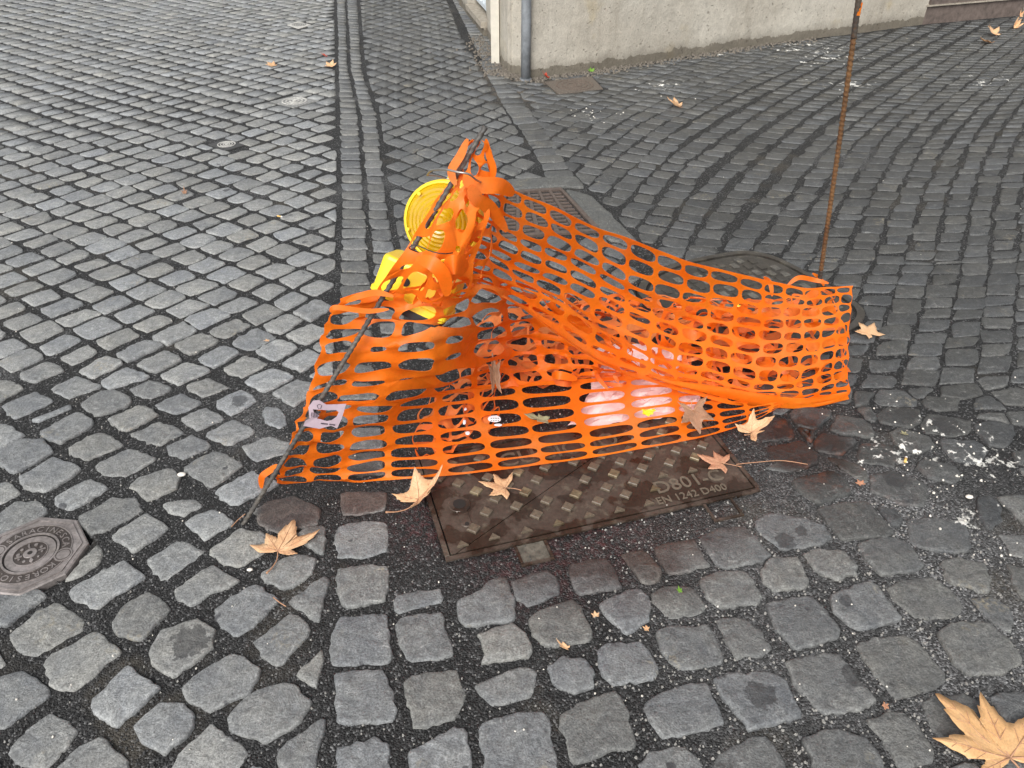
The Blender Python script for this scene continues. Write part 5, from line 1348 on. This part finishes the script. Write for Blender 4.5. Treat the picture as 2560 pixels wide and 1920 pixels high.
w2 = crumpled('yellow_wrapper', 'tiny bright yellow scrap caught among the orange strands near the rusty rod', 'wrapper', [[(1840 / S, 760 / S + 8, .09), (1852 / S, 772 / S, .09)], [(1838 / S, 760 / S, .10), (1858 / S, 764 / S, .10)]], .006, M_YEL, 9, 4, 4)
# ------------------------------------------------------------------ leaves
def leaf_outline(lobes, notch=.60, n=9, seed=1, tooth=.07):
    """lobes: list of (angle deg, length, half width deg); returns outline points, tips"""
    rr_ = random.Random(seed); out = []; L = sorted(lobes); m = len(L)
    for i, (a, l, wd) in enumerate(L):
        nx_a, nl, _ = L[(i + 1) % m]
        if i == m - 1: nx_a += 360
        if i == 0: out.append((a - wd * 2.0, .16 * l))
        for t, k in ((-1.0, .58), (-.80, .66), (-.62, .69), (-.44, .80), (-.30, .81), (-.13, .92), (0, 1), (.13, .92), (.30, .81), (.44, .80), (.62, .69), (.80, .66), (1.0, .58)):
            out.append((a + wd * t * (1.0 if k > .7 else 1.0), l * (k + rr_.uniform(-tooth, tooth) * .5)))
        if i < m - 1: out.append(((a + nx_a) / 2, notch * min(l, nl)))
        else: out.append((a + wd * 2.0, .16 * l))
    return [(math.radians(a_), r_) for a_, r_ in out]
DEF = [(90, 1.0, 26), (36, .90, 24), (144, .92, 24), (-16, .62, 20), (196, .64, 20)]
def leaf(label, center, size, rot, kind='tan', lobes=DEF, curl=.12, tilt=(0, 0), seed=1, stem=.6, lift=.006, squash=1.0, fold=0.0, name='fallen_leaf', cat='leaf', group=None, veins=True):
    t = thing(name, label, cat, loc=tuple(center)); 
    if group: t['group'] = group
    o = leaf_outline(lobes, seed=seed); vs = []; fs = []; n = len(o); rings_ = (.0, .35, .68, 1.0)
    def z_at(x, y):
        r = math.hypot(x, y)
        z = curl * r * r * size * (1.0 + .9 * nz3(x * 1.4 + seed, y * 1.4, seed)) + .05 * size * nz3(x * 3 + seed * 3, y * 3, 2) 
        z += fold * abs(x) * size
        return z
    Mr = Matrix.Rotation(rot, 3, 'Z') @ Matrix.Rotation(tilt[0], 3, 'X') @ Matrix.Rotation(tilt[1], 3, 'Y')
    def P_(x, y, dz=0):
        cf = 1 - min(.5, abs(fold) * .35)
        return Mr @ Vector((x * size * squash * cf, y * size, z_at(x, y) + dz))
    vs.append(P_(0, 0))
    for k in rings_[1:]:
        for a_, r_ in o: vs.append(P_(math.cos(a_) * r_ * k, math.sin(a_) * r_ * k))
    for i in range(n - 1):
        fs.append((0, 1 + i, 2 + i))
        for k in range(2): b_ = 1 + k * n; fs.append((b_ + i, b_ + n + i, b_ + n + i + 1, b_ + i + 1))
    mz = min(v.z for v in vs); dz = lift - mz
    vs = [v + Vector((0, 0, dz)) for v in vs]
    bl_ = mesh_obj('blade', vs, fs, M_LEAF[kind], t, True); s = bl_.modifiers.new('thick', 'SOLIDIFY'); s.thickness = .0007
    if veins:
        for a, l, wd in lobes:
            m = MB(); m.tube([P_(math.cos(R(a)) * l * q, math.sin(R(a)) * l * q, .0006) + Vector((0, 0, dz)) for q in (0, .2, .4, .6, .8, .93)], lambda q_: size * .012 * (1.05 - q_), 5); vn = m.build('vein', M_VEIN, t, True)
            for q in (.3, .5, .7):
                for sg in (-1, 1):
                    x0, y0 = math.cos(R(a)) * l * q, math.sin(R(a)) * l * q; a2 = R(a + sg * 42); e_ = l * .26 * (1.1 - q)
                    m = MB(); m.tube([P_(x0 + math.cos(a2) * e_ * s_, y0 + math.sin(a2) * e_ * s_, .0005) + Vector((0, 0, dz)) for s_ in (0, .5, 1)], size * .004, 4, False); m.build('side_vein', M_VEIN, vn)
    if stem:
        a = -90 + rx.uniform(-15, 15); m = MB()
        m.tube(crom([Vector((0, 0, dz)), P_(.05, -stem * .35) + Vector((0, 0, dz * .8)), P_(.0, -stem * .7) * 1 + Vector((0, 0, dz)), P_(-.06, -stem) + Vector((0, 0, dz))], 4), lambda q_: size * (.014 + .014 * q_ ** 4), 6)
        for v in m.v: v.z = max(v.z, .002)
        m.build('stem', M_VEIN, t, True)
    return t
leaf('tan plane leaf lying flat on the setts below the foot of the leaning rod', P2(601, 1195), .100, R(0), 'tan', [(78, 1.0, 24), (31, 1.10, 15), (128, .68, 24), (168, .72, 20), (-12, .55, 16)], .10, seed=3, stem=.75)
leaf('long curled peach leaf at the left corner of the iron access cover', P2(905, 1088, .015), .098, R(-50), 'tan', [(90, 1.05, 14), (35, .55, 14), (150, 1.0, 20), (-25, .85, 15), (215, .75, 22)], .30, (R(16), R(-12)), 5, .9, .012, .75, .25)
leaf('pale tan leaf with thin stem resting on the studs of the access cover', P2(1090, 1058, .008), .066, R(78), 'tan', [(90, 1.1, 14), (45, .85, 22), (142, .8, 20), (-10, .9, 14), (200, .7, 22)], .12, seed=7, stem=.7)
leaf('tall brown leaf leaning on the bottom edge of the orange net', P2(1492, 918, .02), .088, R(185), 'brown', [(90, 1.0, 22), (40, .95, 17), (140, .95, 17), (-20, .7, 16), (205, .75, 18)], .25, (R(-22), R(8)), 9, .4, .035, .8, .2)
leaf('tan curled leaf on the reddish setts right of the net edge', P2(1622, 940, .012), .082, R(-60), 'tan', [(90, 1.05, 18), (40, .5, 16), (150, .9, 20), (-25, .8, 16), (215, .8, 20)], .28, (R(12), R(14)), 11, .3, .01, .75, .3)
leaf('pinkish leaf with red blotched edge on the right end of the access cover', P2(1560, 1005, .006), .064, R(70), 'pink', [(90, 1.15, 18), (38, .8, 20), (142, .9, 20), (-18, .7, 18), (198, .7, 18)], .14, seed=13, stem=.8)
leaf('largest orange tan leaf, cut off by the lower right corner', P2(2177, 1644, .012), .160, R(0), 'big', [(124, 1.0, 19), (88, .80, 20), (165, .85, 17), (40, .9, 18), (200, .5, 14), (0, .7, 16)], .06, seed=15, stem=.4)
leaf('folded brown leaf standing on the upper edge of the flat net strip', P2(1068, 842, .07), .078, R(10), 'brown', [(90, .9, 20), (45, .8, 16), (135, .7, 16), (-60, .8, 18), (240, .8, 18)], .2, (R(55), R(0)), 17, .3, .02, .55, .5)
leaf('crinkled greenish leaf lying on the flat net strip above the access cover', P2(1170, 925, .04), .056, R(82), 'green', [(90, .95, 30), (30, .45, 30), (150, .45, 30), (-50, .5, 30), (230, .5, 30)], .2, (R(8), 0), 19, .3, .03, .9, .15, veins=False)
leaf('pale tan leaf on the dark setts just right of the net', P2(1878, 724, .004), .062, R(30), 'tan', [(90, .9, 28), (30, .95, 26), (150, .9, 26), (-40, .8, 22), (215, .6, 24)], .12, (R(10), 0), 21, .0, .006, veins=False)
leaf('upper curled tan leaf of the pair near the vent sill', P2(2146, 78), .10, R(20), 'tan', DEF, .4, (R(20), R(10)), 23, .3, .01, veins=False)
leaf('lower flat tan leaf of the pair near the vent sill', P2(2137, 94), .085, R(80), 'tan', DEF, .3, (R(5), R(10)), 25, .2, .006, veins=False)
leaf('shrivelled tan leaf closest to the right picture edge', P2(2190, 62), .10, R(-40), 'tan', DEF, .5, (R(15), R(30)), 27, .2, .006, .6, .4, veins=False)
leaf('tiny upright tan leaf at the end of the vent sill', P2(2202, 38), .06, R(0), 'tan', DEF, .6, (R(50), 0), 28, .2, .006, .5, .5, veins=False)
leaf('shrivelled orange brown leaf alone on the dusty dark paving near the wall', P2(1465, 233), .085, R(75), 'tan', DEF, .5, (R(10), R(20)), 29, .3, .006, .5, .3, veins=False)
leaf('small tan leaf far left of the double sett band', P2(590, 144), .060, R(60), 'tan', DEF, .3, (R(10), 0), 31, 0, .006, veins=False)
leaf('small tan leaf beside the double sett band', P2(713, 145), .062, R(-20), 'tan', DEF, .3, (R(15), 0), 33, 0, .006, veins=False)
leaf('tiny red leaf beside the double sett band', P2(704, 124), .045, R(90), 'red', DEF, .4, (R(20), 0), 35, 0, .006, .5, veins=False)
leaf('dull tan leaf in the lane left of the barred window', P2(1085, 18), .08, R(70), 'tan', DEF, .4, (R(10), 0), 36, 0, .006, .6, veins=False)
leaf('red leaf scrap at the foot of the grey pipe', P2(1183, 170), .05, R(80), 'red', DEF, .5, (R(20), 0), 37, 0, .006, .5, veins=False)
leaf('small fresh green leaf at the foot of the plaster wall', P2(1278, 157), .035, R(20), 'lime', DEF, .5, (R(20), 0), 38, 0, .006, veins=False)
leaf('small dry leaf on setts to the left of the rusty lane', P2(400, 420), .03, R(20), 'brown', DEF, .5, (R(10), 0), 39, 0, .006, .6, veins=False)
leaf('tiny orange leaf fragment between the setts right of the access cover', P2(1860, 1048), .018, R(20), 'pink', DEF, .2, (0, 0), 41, 0, .004, veins=False)
leaf('slim pale curled leaf on a sett below the access cover', P2(1224, 1403), .026, R(60), 'tan', DEF, .4, (0, 0), 43, 0, .006, .35, veins=False)
leaf('tiny yellowish leaf scrap left of the others under the cover', P2(1287, 1333), .013, R(10), 'tan', DEF, .3, (0, 0), 45, 0, .004, veins=False)
leaf('tiny tan scrap in the joint right of the yellowish scrap', P2(1399, 1361), .013, R(70), 'tan', DEF, .3, (0, 0), 46, 0, .004, .8, veins=False)
leaf('tiny pink leaf scrap between setts near the bottom edge', P2(1912, 1524), .018, R(150), 'pink', DEF, .3, (0, 0), 47, 0, .004, .5, veins=False)
leaf('dark green leaflet in the middle of a wet spotted sett', P2(1468, 1284), .014, R(10), 'lime', DEF, .3, (0, 0), 49, 0, .010, .6, veins=False)
leaf('small dry leaf scrap against the left corner of the access cover', P2(935, 1050), .022, R(100), 'pink', DEF, .3, (0, 0), 51, 0, .004, .6, veins=False)
leaf('small tan scrap on a sett beside the leaning rod top lane', P2(580, 739), .016, R(100), 'tan', DEF, .3, (0, 0), 52, 0, .006, .6, veins=False)
leaf('pale wrapper like scrap on the dark setts at the right', P2(1955, 940), .02, R(100), 'green', DEF, .3, (0, 0), 53, 0, .006, .6, veins=False)
def butt(label, p, rot, L=.026):
    t = thing('cigarette_butt', label, 'cigarette butt', loc=tuple(p)); t.rotation_euler = (0, 0, rot)
    m = MB(); m.tube([Vector((-L / 2, 0, .006)), Vector((L / 4, 0, .006))], .0038, 10); m.build('filter', M_BUTT, t, True)
    m = MB(); m.tube([Vector((L / 4, 0, .006)), Vector((L / 2, 0, .0055))], .0036, 10); m.build('paper_end', M_LBLW, t, True)
butt('yellow cigarette butt in the joint right of the access cover', P2(1955, 996), R(60)); butt('cigarette butt on the left sett field', P2(605, 470), R(-20)); 
# pebbles, chips and twigs
def pebble(mb, c, r, rg):
    q = []; n = 6
    for k in range(n): t = 2 * math.pi * k / n; q.append((c.x + r * math.cos(t) * rg.uniform(.6, 1.1), c.y + r * math.sin(t) * rg.uniform(.6, 1.1)))
    vs = [(x, y, c.z - r * .4) for x, y in q] + [(c.x + (x - c.x) * .6, c.y + (y - c.y) * .6, c.z + r * rg.uniform(.3, .7)) for x, y in q]
    mb.add(vs, [(i, (i + 1) % n, n + (i + 1) % n, n + i) for i in range(n)] + [tuple(range(n, 2 * n))])
rg = random.Random(3); chips = MB(); white = MB(); darkc = MB()
cells_ = {}
for s in stones:
    c = cen(s[0]); cells_.setdefault((int(c[0] * 4), int(c[1] * 4)), []).append(s[0])
def in_stone(x, y):
    a, b = int(x * 4), int(y * 4)
    for i in (-1, 0, 1):
        for j in (-1, 0, 1):
            for p in cells_.get((a + i, b + j), ()):
                if inside((x, y), p): return True
    return False
for k in range(26000):
    px = rg.uniform(-100, 2660); py = rg.uniform(980, 2000) if k % 3 else rg.uniform(450, 1200); v = G(px, py)
    if in_stone(v.x, v.y) or inside((v.x, v.y), HATCH) or inside((v.x, v.y), MH2) or inside((v.x, v.y), OCT) or inside((v.x, v.y), GRATE): continue
    right = px > 1450 and py > 1250
    zz = -.004 if inside((v.x, v.y), PATCH) else -.0060
    r = rg.uniform(.0012, .0034) * (1.25 if right else 1)
    t = rg.random(); pale = t < (.34 if right else .10)
    pebble(chips if pale else darkc, Vector((v.x, v.y, zz + r * .4)), r, rg)
o = chips.build('gravel', M_CHIP); tag(o, 'pale crushed stone grit lying in the joints between the setts', 'gravel', kind='stuff')
M_DCH = mat_plain('dark_stone_chip', (.055, .055, .055), .7, 300, .6)
o = darkc.build('grit', M_DCH); tag(o, 'dark angular grit filling the joints between the setts', 'gravel', kind='stuff')
for k in range(140):
    i = rg.randrange(len(WHITE_SPOTS)); x, y, a, b = WHITE_SPOTS[i]; v = G(x, y); rr = b * math.sqrt(rg.random()) * .8; t = rg.uniform(0, 6.28)
    r = rg.uniform(.0015, .004) * (1 + v.y * .12); X, Y = v.x + rr * math.cos(t), v.y + rr * math.sin(t)
    q0 = proj((X, Y, 0))
    if q0[0] < 1290: continue
    if Y > 5.2: continue
    pebble(white, Vector((X, Y, .003)), r, rg)
for k in range(120):
    px = rg.uniform(0, 2560); py = rg.uniform(300, 1900); v = G(px, py); pebble(white, Vector((v.x, v.y, .003)), rg.uniform(.0012, .003), rg)
o = white.build('paint_flakes', M_WCHIP); tag(o, 'tiny white flakes and crumbs scattered over the paving', 'debris', kind='stuff')
def peb(label, p, r, mat=None):
    m = MB(); n = 14; vs = []
    for j in range(5):
        ph = math.pi * (j + .5) / 5
        for k in range(n): t = 2 * math.pi * k / n; vs.append((r * 1.5 * math.sin(ph) * math.cos(t), r * math.sin(ph) * math.sin(t), r * .6 * math.cos(ph) + r * .5))
    fs = [(j * n + k, (j + 1) * n + k, (j + 1) * n + (k + 1) % n, j * n + (k + 1) % n) for j in range(4) for k in range(n)] + [tuple(range(n)), tuple(4 * n + k for k in range(n))[::-1]]
    m.add(vs, fs); o = m.build('pebble', mat or M_WCHIP, None, True); o.location = p; tag(o, label, 'pebble'); return o
peb('white oval pebble in the grit right of the access cover', P2(1900 + 15 + 178, 1075), .007)
peb('white pebble beside a sett left of the leaning rod', P2(393, 1027), .008); peb('white crumb in the joint left of the big tan leaf', P2(540, 1232), .005)
def twig(label, pts_, r=.0012):
    t = thing('twig', label, 'twig', loc=tuple(P2(*pts_[0]))); m = MB(); m.tube([p - t.location for p in crom([P2(*p) for p in pts_], 5)], r, 5); m.build('stalk', M_VEIN, t, True)
twig('thin dry stalk running right from the pinkish leaf over the wet setts', [(1590, 1003, .006), (1640, 998, .008), (1690, 995, .006), (1745, 1003, .010)])
twig('thin root sprouting at the foot of the leaning rod', [(500, 1138, .004), (515, 1122, .004), (530, 1110, .008)])
twig('short pale straw lying on the setts left of the access cover', [(1195, 1400, .008), (1180, 1392, .008), (1150, 1380, .008)] if False else [(590, 1290, .008), (605, 1302, .009), (618, 1310, .008)])
# rubble against the wall foot
rub = MB()
for k in range(1500):
    s_ = rg.random(); 
    if k % 3 == 0: p = Vector(LW[0]).lerp(Vector(LW[2]), rg.random() ** 2); x, y = p.x - abs(rg.gauss(0, .09)) , p.y - abs(rg.gauss(0, .05))
    else:
        i_ = rg.random() * 5.5; q = sp(i_); x, y = q.x + rg.gauss(0, .03), q.y - abs(rg.gauss(0, .06)) - .01
    pebble(rub, Vector((x, y, .002)), rg.uniform(.004, .014), rg)
o = rub.build('rubble', mat_plain('wall_rubble', (.16, .14, .115), .85, 60, .5)); tag(o, 'crumbled plaster and grit along the foot of the walls', 'rubble', kind='stuff')
